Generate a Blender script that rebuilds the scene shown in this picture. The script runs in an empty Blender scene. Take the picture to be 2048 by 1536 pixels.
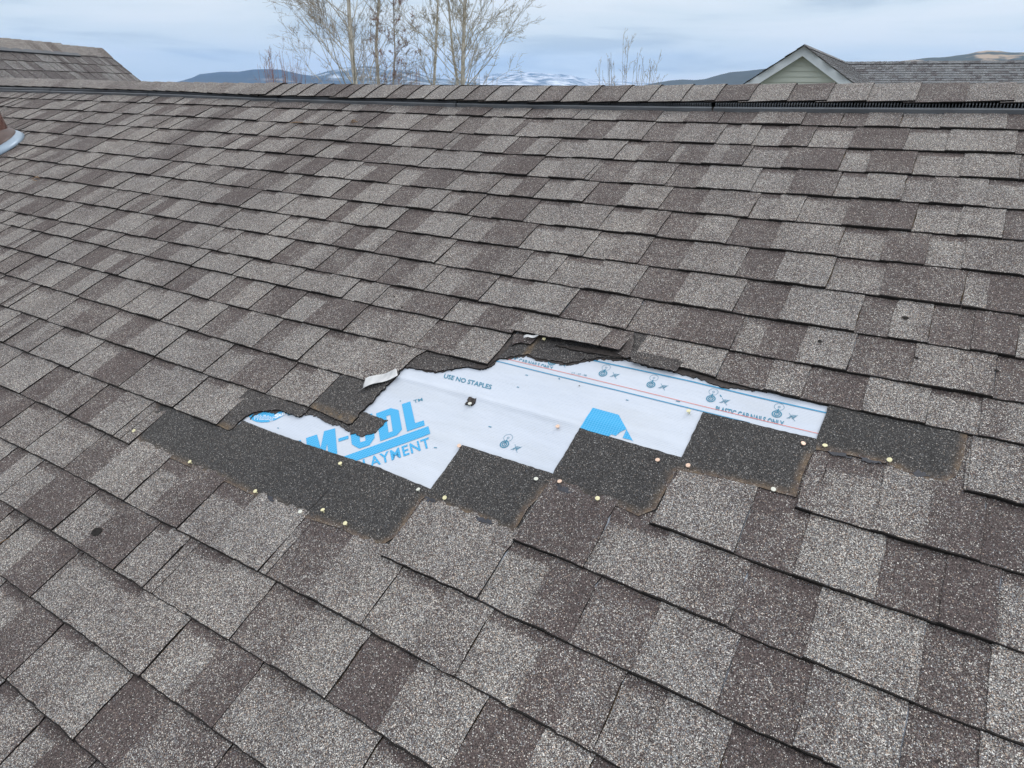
import bpy, bmesh, math, random
from mathutils import Vector, Matrix
random.seed(7)
rnd = random.random
def U_(a, b): return a + (b - a) * random.random()

# ------------------------------------------------------------------ camera
W2, H2 = 2048.0, 1536.0
F = 1327.9197
YAW, PITCH, ROLL, TH = 0.55086836, -0.42047491, 0.00760324, 0.40856907
S = 1.144                       # metres from the camera to the roof plane
CAM = Vector((0, 0, 6.6))
def _basis():
    cy, sy, cp, sp = math.cos(YAW), math.sin(YAW), math.cos(PITCH), math.sin(PITCH)
    f = Vector((-sy*cp, cy*cp, sp)); r = Vector((cy, sy, 0)); u = r.cross(f)
    cr, sr = math.cos(ROLL), math.sin(ROLL)
    return cr*r + sr*u, -sr*r + cr*u, f
RT, UP, FW = _basis()
scene = bpy.context.scene
cam = bpy.data.cameras.new("camera"); camo = bpy.data.objects.new("camera", cam)
scene.collection.objects.link(camo)
camo.matrix_world = Matrix(((RT.x, UP.x, -FW.x, CAM.x), (RT.y, UP.y, -FW.y, CAM.y), (RT.z, UP.z, -FW.z, CAM.z), (0, 0, 0, 1)))
cam.sensor_width = 36; cam.lens = F / W2 * 36; cam.clip_start = 0.05; cam.clip_end = 100000
scene.camera = camo

# ------------------------------------------------------------------ world, sun, exposure
world = bpy.data.worlds.new("World"); scene.world = world; world.use_nodes = True
SUN_EL, SUN_AZ = math.radians(50), math.radians(28)
def build_world():
    nt = world.node_tree; N = nt.nodes; L = nt.links; N.clear()
    out = N.new("ShaderNodeOutputWorld"); bg1 = N.new("ShaderNodeBackground"); bg2 = N.new("ShaderNodeBackground"); mix = N.new("ShaderNodeMixShader")
    sky = N.new("ShaderNodeTexSky"); sky.sky_type = 'NISHITA'; sky.sun_disc = False
    sky.sun_elevation = SUN_EL; sky.sun_rotation = SUN_AZ
    L.new(sky.outputs[0], bg1.inputs[0]); bg1.inputs[1].default_value = 0.12
    tc = N.new("ShaderNodeTexCoord"); sep = N.new("ShaderNodeSeparateXYZ"); L.new(tc.outputs['Generated'], sep.inputs[0])
    mp = N.new("ShaderNodeMapping"); mp.inputs['Scale'].default_value = (3.4, 3.4, 24); mp.inputs['Location'].default_value = (5.1, 2.2, 0.4)
    L.new(tc.outputs['Generated'], mp.inputs[0])
    n1 = N.new("ShaderNodeTexNoise"); n1.inputs['Scale'].default_value = 1.0; n1.inputs['Detail'].default_value = 7; n1.inputs['Roughness'].default_value = 0.5
    n1.inputs['Distortion'].default_value = 0.35
    L.new(mp.outputs[0], n1.inputs[0])
    cr = N.new("ShaderNodeValToRGB"); e = cr.color_ramp.elements
    e[0].position = 0.36; e[0].color = (0.60, 0.70, 0.79, 1)
    e[1].position = 0.60; e[1].color = (0.89, 0.95, 1.0, 1)
    x = cr.color_ramp.elements.new(0.46); x.color = (0.80, 0.89, 0.95, 1)
    L.new(n1.outputs['Fac'], cr.inputs[0])
    # overcast sky grows brighter towards the zenith
    mr = N.new("ShaderNodeMapRange"); mr.inputs['From Min'].default_value = 0.1; mr.inputs['From Max'].default_value = 1.0
    mr.inputs['To Min'].default_value = 1.0; mr.inputs['To Max'].default_value = 2.35
    L.new(sep.outputs['Z'], mr.inputs['Value'])
    mr2 = N.new("ShaderNodeMapRange"); mr2.inputs['From Min'].default_value = 0.12; mr2.inputs['From Max'].default_value = 0.5
    L.new(sep.outputs['Z'], mr2.inputs['Value'])
    mx = N.new("ShaderNodeMix"); mx.data_type = 'RGBA'; mx.inputs[7].default_value = (0.84, 0.85, 0.86, 1)
    L.new(mr2.outputs[0], mx.inputs[0]); L.new(cr.outputs[0], mx.inputs[6])
    L.new(mx.outputs[2], bg2.inputs[0]); L.new(mr.outputs[0], bg2.inputs[1])
    mix.inputs[0].default_value = 0.93
    L.new(bg1.outputs[0], mix.inputs[1]); L.new(bg2.outputs[0], mix.inputs[2]); L.new(mix.outputs[0], out.inputs[0])
build_world()
sl = bpy.data.lights.new("sun", 'SUN'); sl.energy = 1.0; sl.angle = math.radians(14); sl.color = (1.0, 0.96, 0.9)
so = bpy.data.objects.new("sun", sl); scene.collection.objects.link(so)
sd = Vector((math.sin(SUN_AZ)*math.cos(SUN_EL), math.cos(SUN_AZ)*math.cos(SUN_EL), math.sin(SUN_EL)))
so.rotation_euler = sd.to_track_quat('Z', 'Y').to_euler()
scene.view_settings.view_transform = 'Standard'; scene.view_settings.look = 'None'
scene.view_settings.exposure = 0.0; scene.view_settings.gamma = 1.0
scene.render.engine = 'CYCLES'
scene.cycles.use_denoising = True
scene.cycles.denoising_input_passes = 'RGB_ALBEDO_NORMAL'
scene.cycles.max_bounces = 6; scene.cycles.volume_bounces = 1

# ------------------------------------------------------------------ picture -> place
DV = Vector((0, math.cos(TH), math.sin(TH))); NV = Vector((0, -math.sin(TH), math.cos(TH)))
def ray(x, y): return FW + (x-1024)/F*RT - (y-768)/F*UP
def I(x, y, w=0.0):
    """point of the roof plane (u along the ridge, v up the slope) seen at a photo position"""
    d = ray(x, y); t = (w - S) / d.dot(NV); X = d*t
    return X.x, X.dot(DV)
ROOF = Matrix.Translation(CAM - NV*S) @ Matrix.Rotation(TH, 4, 'X')
def at(x, y, depth): return CAM + ray(x, y)*depth

# ------------------------------------------------------------------ helpers
def tag(o, label=None, cat=None, group=None, kind=None):
    if label: o['label'] = label
    if cat: o['category'] = cat
    if group: o['group'] = group
    if kind: o['kind'] = kind
    return o
def empty(name, loc=(0, 0, 0)):
    o = bpy.data.objects.new(name, None); scene.collection.objects.link(o); o.location = loc; o.empty_display_size = 0.2
    return o
def link(name, me, parent=None, mw=None):
    o = bpy.data.objects.new(name, me); scene.collection.objects.link(o)
    if mw is not None: o.matrix_world = mw
    if parent is not None:
        o.parent = parent
        o.matrix_parent_inverse = (Matrix.Translation(parent.location) if parent.type == 'EMPTY' else parent.matrix_world).inverted()
        if mw is not None: o.matrix_basis = mw
    return o
class MB:
    def __init__(s): s.v = []; s.f = []; s.m = []; s.t = []; s.st = []
    def vert(s, p, tone=0.5, stain=0.0):
        s.v.append(tuple(p)); s.t.append(tone); s.st.append(stain); return len(s.v)-1
    def face(s, idx, m=0): s.f.append(tuple(idx)); s.m.append(m)
    def box(s, c, h, m=0, M=None):
        b = []
        for dz in (-1, 1):
            for dy in (-1, 1):
                for dx in (-1, 1):
                    p = Vector((c[0]+dx*h[0], c[1]+dy*h[1], c[2]+dz*h[2]))
                    if M: p = M @ p
                    b.append(s.vert(p))
        for q in ((0,2,3,1),(4,5,7,6),(0,1,5,4),(2,6,7,3),(0,4,6,2),(1,3,7,5)): s.face([b[i] for i in q], m)
    def quad(s, a, b, c, d, m=0, tone=0.5):
        s.face([s.vert(p, tone) for p in (a, b, c, d)], m)
    def tube(s, pts, rad, n=6, m=0, cap=True):
        rings = []
        for i, p in enumerate(pts):
            p = Vector(p); a = Vector(pts[max(0, i-1)]); b = Vector(pts[min(len(pts)-1, i+1)])
            d = (b-a).normalized(); x = d.orthogonal().normalized(); y = d.cross(x)
            rings.append([s.vert(p + (x*math.cos(2*math.pi*k/n) + y*math.sin(2*math.pi*k/n))*rad[i]) for k in range(n)])
        for i in range(len(rings)-1):
            for k in range(n): s.face((rings[i][k], rings[i][(k+1) % n], rings[i+1][(k+1) % n], rings[i+1][k]), m)
        if cap: s.face(rings[0][::-1], m); s.face(rings[-1], m)
    def build(s, name, mats, parent=None, mw=None, smooth=False):
        me = bpy.data.meshes.new(name); me.from_pydata(s.v, [], s.f)
        for mt in (mats if isinstance(mats, (list, tuple)) else [mats]): me.materials.append(mt)
        me.polygons.foreach_set('material_index', s.m)
        a = me.attributes.new('tone', 'FLOAT', 'POINT'); a.data.foreach_set('value', s.t)
        if any(s.st):
            a = me.attributes.new('stain', 'FLOAT', 'POINT'); a.data.foreach_set('value', s.st)
        if smooth: me.polygons.foreach_set('use_smooth', [True]*len(s.f))
        me.update()
        return link(name, me, parent, mw)

# ------------------------------------------------------------------ materials
def new_mat(name):
    m = bpy.data.materials.new(name); m.use_nodes = True
    nt = m.node_tree; nt.nodes.clear()
    o = nt.nodes.new("ShaderNodeOutputMaterial"); b = nt.nodes.new("ShaderNodeBsdfPrincipled")
    nt.links.new(b.outputs[0], o.inputs[0])
    return m, nt, b
def math_(nt, op, a, b=None, c=None, clamp=False):
    n = nt.nodes.new("ShaderNodeMath"); n.operation = op; n.use_clamp = clamp
    for i, x in enumerate((a, b, c)):
        if x is None: continue
        if isinstance(x, (int, float)): n.inputs[i].default_value = x
        else: nt.links.new(x, n.inputs[i])
    return n.outputs[0]
def ramp(nt, fac, stops, constant=False):
    n = nt.nodes.new("ShaderNodeValToRGB"); cr = n.color_ramp
    if constant: cr.interpolation = 'CONSTANT'
    cr.elements[0].position = stops[0][0]; cr.elements[0].color = (*stops[0][1], 1)
    cr.elements[1].position = stops[1][0]; cr.elements[1].color = (*stops[1][1], 1)
    for p, c in stops[2:]:
        e = cr.elements.new(p); e.color = (*c, 1)
    nt.links.new(fac, n.inputs[0]); return n.outputs[0]
def mixc(nt, fac, a, b, typ='MIX'):
    n = nt.nodes.new("ShaderNodeMix"); n.data_type = 'RGBA'; n.blend_type = typ
    if isinstance(fac, (int, float)): n.inputs[0].default_value = fac
    else: nt.links.new(fac, n.inputs[0])
    for i, x in ((6, a), (7, b)):
        if isinstance(x, tuple): n.inputs[i].default_value = (*x, 1)
        else: nt.links.new(x, n.inputs[i])
    return n.outputs[2]
def noise(nt, co, scale, detail=2, rough=0.5):
    n = nt.nodes.new("ShaderNodeTexNoise"); n.inputs['Scale'].default_value = scale; n.inputs['Detail'].default_value = detail
    n.inputs['Roughness'].default_value = rough
    if co is not None: nt.links.new(co, n.inputs[0])
    return n.outputs[0]
def objco(nt):
    return nt.nodes.new("ShaderNodeTexCoord").outputs['Object']
def mapped(nt, co, scale=(1, 1, 1), rot=(0, 0, 0)):
    n = nt.nodes.new("ShaderNodeMapping"); n.inputs['Scale'].default_value = scale; n.inputs['Rotation'].default_value = rot
    nt.links.new(co, n.inputs[0]); return n.outputs[0]

def shingle_mat(name, gscale=740.0, light=1.0, tint=None):
    m, nt, b = new_mat(name); L = nt.links
    co = objco(nt)
    v = nt.nodes.new("ShaderNodeTexVoronoi"); v.inputs['Scale'].default_value = gscale; L.new(co, v.inputs[0])
    sp = nt.nodes.new("ShaderNodeSeparateColor"); L.new(v.outputs['Color'], sp.inputs[0])
    at_ = nt.nodes.new("ShaderNodeAttribute"); at_.attribute_name = 'tone'
    ast = nt.nodes.new("ShaderNodeAttribute"); ast.attribute_name = 'stain'
    tone = at_.outputs['Fac']; stain = ast.outputs['Fac']
    n1 = noise(nt, co, 60, 3, 0.6); n2 = noise(nt, co, 9, 2); n3 = noise(nt, co, 1.3, 2)
    t = math_(nt, 'ADD', tone, math_(nt, 'MULTIPLY', math_(nt, 'SUBTRACT', n1, 0.5), 0.95))
    t = math_(nt, 'ADD', t, math_(nt, 'MULTIPLY', math_(nt, 'SUBTRACT', n2, 0.5), 0.75))
    t = math_(nt, 'ADD', t, math_(nt, 'MULTIPLY', math_(nt, 'SUBTRACT', n3, 0.5), 0.25), clamp=True)
    p = math_(nt, 'ADD', math_(nt, 'MULTIPLY', t, 0.56), 0.085)
    head = math_(nt, 'MULTIPLY', tone, -1.0, clamp=True)
    p = math_(nt, 'ADD', p, math_(nt, 'MULTIPLY', head, 0.03))
    isl = math_(nt, 'LESS_THAN', sp.outputs[0], p)
    k = light
    lc = ramp(nt, sp.outputs[1], [(0, (0.155*k, .150*k, .142*k)), (0.20, (.31*k, .302*k, .28*k)), (0.45, (.20*k, .218*k, .236*k)), (0.62, (.38*k, .30*k, .235*k)), (0.72, (.66*k, .645*k, .60*k)), (0.86, (.10*k, .092*k, .086*k))], True)
    lc = mixc(nt, math_(nt, 'MULTIPLY', head, .40), lc, (.05, .05, .055))
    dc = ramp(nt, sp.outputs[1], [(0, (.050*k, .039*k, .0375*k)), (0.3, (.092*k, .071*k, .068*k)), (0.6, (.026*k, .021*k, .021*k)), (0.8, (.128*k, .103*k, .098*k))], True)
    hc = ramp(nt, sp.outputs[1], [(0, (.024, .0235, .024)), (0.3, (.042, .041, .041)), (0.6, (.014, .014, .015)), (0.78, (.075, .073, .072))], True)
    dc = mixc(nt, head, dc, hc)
    col = mixc(nt, isl, dc, lc)
    # weathered rusty rim where the covering shingle was sealed down
    ns = noise(nt, co, 45, 4, 0.7)
    sf = math_(nt, 'MULTIPLY', stain, math_(nt, 'MULTIPLY', math_(nt, 'SUBTRACT', ns, 0.34), 3.6), clamp=True)
    col = mixc(nt, math_(nt, 'MULTIPLY', sf, 0.72), col, (.17, .122, .072))
    v2 = nt.nodes.new("ShaderNodeTexVoronoi"); v2.inputs['Scale'].default_value = gscale*.42; L.new(co, v2.inputs[0])
    sp2 = nt.nodes.new("ShaderNodeSeparateColor"); L.new(v2.outputs['Color'], sp2.inputs[0])
    col = mixc(nt, 1.0, col, ramp(nt, sp2.outputs[0], [(0.0, (.72, .72, .735)), (1.0, (1.16, 1.16, 1.19))]), 'MULTIPLY')
    strk = noise(nt, mapped(nt, co, (7, .7, 1)), 1, 4, .6)
    col = mixc(nt, 1.0, col, ramp(nt, strk, [(0.3, (.90, .895, .89)), (0.7, (1.05, 1.05, 1.05))]), 'MULTIPLY')
    if tint: col = mixc(nt, 1.0, col, tint, 'MULTIPLY')
    n4 = noise(nt, co, 2.2, 3)
    col = mixc(nt, 1.0, col, ramp(nt, n4, [(0.3, (.86, .86, .87)), (0.7, (1.08, 1.07, 1.05))]), 'MULTIPLY')
    L.new(col, b.inputs['Base Color']); b.inputs['Roughness'].default_value = 0.85
    b.inputs['Specular IOR Level'].default_value = 0.35
    bp = nt.nodes.new("ShaderNodeBump"); bp.inputs['Strength'].default_value = 0.55; bp.inputs['Distance'].default_value = 0.0012; bp.invert = True
    L.new(v.outputs['Distance'], bp.inputs['Height']); 
    hh = math_(nt, 'ADD', v.outputs['Distance'], math_(nt, 'MULTIPLY', sp.outputs[2], -0.6)); L.new(hh, bp.inputs['Height'])
    L.new(bp.outputs[0], b.inputs['Normal'])
    return m
def plain(name, col, rough=0.6, var=0.15, scale=30, metal=0.0, bump=0.0, spec=0.5, stretch=(1, 1, 1)):
    m, nt, b = new_mat(name)
    co = mapped(nt, objco(nt), stretch)
    n = noise(nt, co, scale, 4, 0.6)
    lo = tuple(c*(1-var) for c in col); hi = tuple(min(1, c*(1+var)) for c in col)
    nt.links.new(ramp(nt, n, [(0.3, lo), (0.7, hi)]), b.inputs['Base Color'])
    b.inputs['Roughness'].default_value = rough; b.inputs['Metallic'].default_value = metal; b.inputs['Specular IOR Level'].default_value = spec
    if bump:
        bp = nt.nodes.new("ShaderNodeBump"); bp.inputs['Strength'].default_value = 0.6; bp.inputs['Distance'].default_value = bump
        nt.links.new(noise(nt, co, scale*4, 3), bp.inputs['Height']); nt.links.new(bp.outputs[0], b.inputs['Normal'])
    return m
M_SH = shingle_mat("granules")
M_EDGE = plain("asphalt edge", (.016, .0145, .014), 0.9, 0.5, 160, bump=0.001, spec=0.2)
M_TORN = plain("torn asphalt", (.050, .043, .041), 0.85, 0.5, 120, bump=0.0015, spec=0.25)
M_VENT = plain("vent plastic", (.105, .115, .130), 0.38, 0.3, 14, spec=0.5, stretch=(0.4, 1, 1))
M_VENTD = plain("vent grille", (.008, .008, .009), 0.5, 0.3, 40)
M_NAILY = plain("nail yellow zinc", (.62, .58, .36), 0.4, 0.2, 300, spec=0.5)
M_NAILP = plain("nail copper tone", (.66, .47, .36), 0.4, 0.2, 300, spec=0.5)
M_NAILG = plain("nail galvanised", (.55, .56, .50), 0.4, 0.2, 300, spec=0.5)
M_BLUE_T = None

def under_mat():
    m, nt, b = new_mat("underlayment"); L = nt.links; co = objco(nt)
    sx = nt.nodes.new("ShaderNodeSeparateXYZ"); L.new(co, sx.inputs[0])
    n = noise(nt, co, 3, 3); nf = noise(nt, mapped(nt, co, (8, 220, 1)), 1, 2)
    c = ramp(nt, n, [(0.3, (.44, .49, .575)), (0.7, (.49, .535, .61))])
    c = mixc(nt, math_(nt, 'MULTIPLY', nf, 0.10), c, (.42, .47, .57))
    # faint dirt dots pressed along the course lines
    v = nt.nodes.new("ShaderNodeTexVoronoi"); v.inputs['Scale'].default_value = 130; L.new(mapped(nt, co, (1, .6, 1)), v.inputs[0])
    pch = noise(nt, mapped(nt, co, (4, 22, 1)), 1, 2)
    dots = math_(nt, 'MULTIPLY', math_(nt, 'LESS_THAN', v.outputs['Distance'], 0.16), math_(nt, 'GREATER_THAN', pch, 0.62))
    c = mixc(nt, math_(nt, 'MULTIPLY', dots, 0.35), c, (.35, .37, .36))
    big = noise(nt, mapped(nt, co, (3, 9, 1)), 1, 4, .6)
    c = mixc(nt, math_(nt, 'MULTIPLY', math_(nt, 'SUBTRACT', big, .48, clamp=True), 1.3), c, (.36, .385, .40))
    L.new(c, b.inputs['Base Color']); b.inputs['Roughness'].default_value = 0.42
    wv = math_(nt, 'SINE', math_(nt, 'MULTIPLY', sx.outputs['Y'], 2*math.pi/0.0042))
    wv2 = math_(nt, 'SINE', math_(nt, 'MULTIPLY', sx.outputs['X'], 2*math.pi/0.0075))
    h = math_(nt, 'ADD', wv, math_(nt, 'MULTIPLY', wv2, 0.25))
    bp = nt.nodes.new("ShaderNodeBump"); bp.inputs['Strength'].default_value = 0.35; bp.inputs['Distance'].default_value = 0.0004
    wr = nt.nodes.new("ShaderNodeBump"); wr.inputs['Strength'].default_value = 0.8; wr.inputs['Distance'].default_value = 0.006
    L.new(noise(nt, mapped(nt, co, (1, 2.6, 1)), 7, 4, .5), wr.inputs['Height']); L.new(wr.outputs[0], bp.inputs['Normal'])
    L.new(h, bp.inputs['Height']); L.new(bp.outputs[0], b.inputs['Normal'])
    return m
M_UL = under_mat()
def ink(name, col, hatch=True):
    m, nt, b = new_mat(name); L = nt.links; co = objco(nt)
    if hatch:
        sx = nt.nodes.new("ShaderNodeSeparateXYZ"); L.new(mapped(nt, co, (1, 1, 1), (0, 0, 0.0)), sx.inputs[0])
        a = math_(nt, 'SINE', math_(nt, 'MULTIPLY', sx.outputs['X'], 2*math.pi/0.0065))
        c = math_(nt, 'SINE', math_(nt, 'MULTIPLY', sx.outputs['Y'], 2*math.pi/0.0055))
        f = math_(nt, 'GREATER_THAN', math_(nt, 'MAXIMUM', a, c), 0.80)
        cc = mixc(nt, math_(nt, 'MULTIPLY', f, 0.45), col, tuple(min(1, x*1.2+.16) for x in col))
    else:
        n = noise(nt, co, 300, 2)
        cc = mixc(nt, math_(nt, 'MULTIPLY', n, 0.35), col, tuple(min(1, x+.12) for x in col))
    L.new(cc, b.inputs['Base Color']); b.inputs['Roughness'].default_value = 0.45
    return m
M_BLUE = ink("blue print", (.002, .28, .55))
M_TEAL = ink("teal print", (.005, .16, .27), False)
M_CYAN = ink("cyan line print", (.005, .20, .38), False)
M_RED = ink("red print", (.62, .12, .09), False)
M_WHITE = ink("white print", (.58, .64, .73), False)

# ------------------------------------------------------------------ course lines read from the photograph
CL = {0: [(0,183),(304,191),(563,203),(918,213),(1428,222),(2048,226)],
1:[(0,195),(512,213.8),(1024,235),(1536,248.8),(2048,260)],
2:[(0,213),(512,241),(1024,272),(1536,291),(2048,308)],
3:[(0,234),(512,270),(1024,309),(1536,334.5),(2048,360)],
4:[(0,257.5),(512,302.5),(1024,350.5),(1536,385),(2048,419)],
5:[(0,284),(512,339),(1024,393),(1536,439),(2048,481)],
6:[(0,312.5),(512,377.5),(1024,441),(1536,498),(2048,551)],
7:[(0,342.5),(512,420),(1024,494.5),(1536,562.5),(2048,630)],
8:[(0,379),(512,465),(1024,554),(1536,637.5),(2048,717)],
9:[(0,419),(512,517.5),(1024,616),(1536,715),(2048,807.5)],
10:[(0,446),(512,561),(1024,668),(1536,782.5),(2048,891)],
11:[(0,491),(512,624),(979,730),(1500,880),(1927,980),(2048,1013)],
12:[(0,546),(512,700),(729,761),(1178,905),(1588,1014),(1778,1074),(2048,1149)],
13:[(0,610),(512,782.5),(619,815),(1000,940),(1300,1046),(1536,1135),(2048,1307)],
14:[(0,684),(215,767),(302,800),(437,852),(700,955),(1024,1078),(1165,1135),(1306,1195),(1536,1290),(1835,1410),(2048,1493)],
15:[(0,771),(135,830),(256,888),(500,1000),(762,1110),(1024,1233),(1250,1342),(1536,1475),(1673,1535)],
16:[(0,876),(125,936),(320,1043),(512,1141),(738,1263),(1024,1417),(1238,1535)],
17:[(0,1000),(162,1103),(285,1176),(512,1315),(651,1398),(859,1535)],
18:[(0,1152),(121,1239),(270,1350),(424,1459),(512,1523)],
19:[(0,1352),(117,1455),(202,1527)]}
def interp(pts, x):
    if x <= pts[0][0]: a, b = pts[0], pts[1]
    elif x >= pts[-1][0]: a, b = pts[-2], pts[-1]
    else:
        for a, b in zip(pts, pts[1:]):
            if x <= b[0]: break
    t = (x-a[0])/(b[0]-a[0]); return a[1]+(b[1]-a[1])*t
def clampi(pts, x):
    if x <= pts[0][0]: return pts[0][1]
    if x >= pts[-1][0]: return pts[-1][1]
    return interp(pts, x)
VK = {}
WE = 0.009
for k, pts in CL.items():
    L_ = []
    x = pts[0][0]
    while x <= pts[-1][0]:
        L_.append(I(x, interp(pts, x), WE)); x += 64
    L_.append(I(pts[-1][0], pts[-1][1], WE))
    # light smoothing
    for _ in range(3):
        L_ = [L_[0]] + [(L_[i][0], 0.25*L_[i-1][1]+0.5*L_[i][1]+0.25*L_[i+1][1]) for i in range(1, len(L_)-1)] + [L_[-1]]
    VK[k] = sorted(L_)
def V(k, u):
    if k > 19: return clampi(VK[19], u) - 0.139*(k-19)
    return clampi(VK[k], u)

# rows: (x of the dark cut line at the bottom of the row, tones of recess and tab)
ROWS = {
1: "15LD 33LL 50LD 75LL 100DL 130LL 150LD 183LL 231LD 272LL 297DL 347LD 417LL 482LD 533DD 602LD 682LD 766L 773LD 869LD 966LL 1045DL 1145L 1176LD 1310LD 1435DL 1601D 1678DL 1798LL 2011DD",
2: "20LD 75LL 120DL 165LD 224DL 276LD 327LD 389LD 435DL 512DL 578DL 632LL 666LD 724DLL 818DL 902DL 1016D 1028LL 1148DL 1281DL 1429LL 1501LD 1615LD 1806LL 2030DD",
3: "8LL 45LD 90LL 120LD 157LL 208DL 250LD 305DL 336LD 385DL 453LL 515LL 557LM 604DL 690DL 782LD 884L 897DL 1004DL 1091LL 1226LD 1334L 1349DL 1484LD 1675LD 1823LL 2037DL",
4: "40LL 72LD 121LD 172LL 221DL 276LM 340DL 405LM 446LD 497LL 571DM 628LD 722DL 834LL 927LD 1053LL 1167L 1177DL 1329DL 1500LD 1665LL 1800LDL",
5: "19LL 62LD 110LD 172LL 230L 269LD 337DL 407LL 487LD 566LD 626LL 687LD 772LD 889LL 973LD 1065LL 1165DL 1316DL 1496LL 1591LD 1823LL",
6: "60LD 114LL 166DL 225LL 300DL 347LL 426LD 496DL 562DL 659DL 763DL 862LD 934MD 1044LM 1194LL 1311DL 1451DL 1670LD 1848LL",
7: "15DL 70LL 122LD 172DL 226LL 297DL 375L 392LD 477LL 552LL 650DL 712LL 773DL 901LD 1036LL 1164LL 1274DL 1470DL 1651LD 1922L 1971DL",
8: "12LD 66LL 125DL 187LL 235LD 276L 289DL 352LL 437LL 534LL 572ML 663DL 747DM 869LD 1024LL 1093LL 1259DL 1464DL 1708DL 1854DD 2031LL",
9: "5LD 61DL 114LL 179DL 255LD 312DL 397LL 435LL 539DL 628DL 752DM 847LD 956LL 1119DL 1251MD 1459D 1466L 1511DL 1693DL 1985DL",
10: "3LL 40LD 86LL 142DL 212LL 297DL 382LL 464LL 572LM 682LL 742LD 884LD 1024LLL",
11: "29DL 94LL 145D 180LD 235LL 325DL 417DL 495DD 559LD 684LM 828DL",
12: "11DL 54LL 101DL 155DL 241LL 320LL 394ML 503DL 594LL 737L",
13: "0DL 16LL 92LD 175L 207DL 310LL 404LD 531LL",
14: "6DL 57LL 137LD 235LL 345LL",
15: "-30LL 40DL 139DL 226L 239L",
16: "-15LM 50L 58L 127DL 246LD 352LL 517L 531DL 720LM 907LD 1185LL 1410DD",
17: "-5LD 102LD 226LL 285L 303LL 456DL 651DL 890DL 1111DD 1330LL",
18: "-40LD 60L 67L 125LL 278LD 424LL 665LD 900DL",
19: "-100LD 12LL 149DM 345DL 560LL",
20: "0LD 180DL",
}
RIGHT = {
10: (1262, "1262LL 1430DL 1600DL 1850LM"),
11: (1927, "1927LL 2120DL"),
12: (1590, "1590M 1625LLD 1960DL"),
13: (1300, "1300LL 1467DL 1746DD 1990LL"),
14: (1024, "1024LD 1167LL 1456DL 1828DL 2100LD"),
15: (762, "762LL 954LD 1135DL 1430DL 1790DL"),
}
LEFT_END = {11: (975, 732), 12: (735, 762), 13: (619.5, 814), 14: (437, 846), 15: (262, 884)}
def parse(k, s):
    out = []
    for tok in s.split():
        i = 0
        while i < len(tok) and (tok[i].isdigit() or tok[i] in '-.'): i += 1
        x = float(tok[:i]); kk = min(k, 19)
        y = interp(CL[kk], x)
        if k > 19: y = 1530
        out.append([I(x, y, 0.009)[0], tok[i:]])
    return out
TONE = {'L': 0.80, 'D': 0.19, 'M': 0.48}
RS = random.Random(11)
def rand_cells(a, b):
    out = []; u = a
    while u < b - 0.05:
        out.append([u, RS.choice(['LD', 'DL', 'LL', 'DL', 'LM', 'DD', 'MD', 'LDL'])])
        u += RS.choice([0.03, 0.13, 0.17, 0.2, 0.24, 0.27, 0.15, 0.22])
    return out
def row_plate(mb, u0, u1, Vb, Vt, wb, wt, segs, band=0.0, sides=(False, True), hang=0.0075, wv=None, sub=0.022):
    """one slab of shingle: top sheet plus its dark cut edges. segs = [(u_end, tone)]"""
    if u1 - u0 < 0.002: return
    us = [u0]
    b = [s[0] for s in segs[:-1] if u0+0.012 < s[0] < u1-0.012]
    stops = []
    for x in b: stops += [x-0.005, x+0.005]
    u = u0
    while u < u1 - sub*1.4:
        u += sub*RS.uniform(.7, 1.2); stops.append(u)
    us = sorted(set([u0, u1] + [x for x in stops if u0 < x < u1-0.003]))
    def tone(u):
        for e, t in segs:
            if u <= e: return t
        return segs[-1][1]
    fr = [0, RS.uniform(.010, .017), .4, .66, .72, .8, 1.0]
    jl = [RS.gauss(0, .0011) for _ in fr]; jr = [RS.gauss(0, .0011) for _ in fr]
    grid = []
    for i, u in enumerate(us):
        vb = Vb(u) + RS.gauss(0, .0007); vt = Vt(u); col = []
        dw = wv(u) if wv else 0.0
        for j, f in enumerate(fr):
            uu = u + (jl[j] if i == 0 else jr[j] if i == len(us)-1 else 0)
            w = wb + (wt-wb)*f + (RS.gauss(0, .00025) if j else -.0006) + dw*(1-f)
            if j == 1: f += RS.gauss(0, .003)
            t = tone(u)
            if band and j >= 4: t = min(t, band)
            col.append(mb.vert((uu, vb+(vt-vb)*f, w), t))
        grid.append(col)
    for i in range(len(us)-1):
        for j in range(len(fr)-1): mb.face((grid[i][j], grid[i+1][j], grid[i+1][j+1], grid[i][j+1]), 1 if j == 0 else 0)
    def skirt(seq, h):
        lo = [mb.vert((mb.v[q][0], mb.v[q][1], mb.v[q][2]-h)) for q in seq]
        tp = [mb.vert(mb.v[q]) for q in seq]
        for a in range(len(seq)-1): mb.face((tp[a], lo[a], lo[a+1], tp[a+1]), 1)
    skirt([g[0] for g in grid], hang)
    if sides[1]: skirt(grid[-1], 0.0045)
    if sides[0]: skirt(grid[0][::-1], 0.0045)
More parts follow.
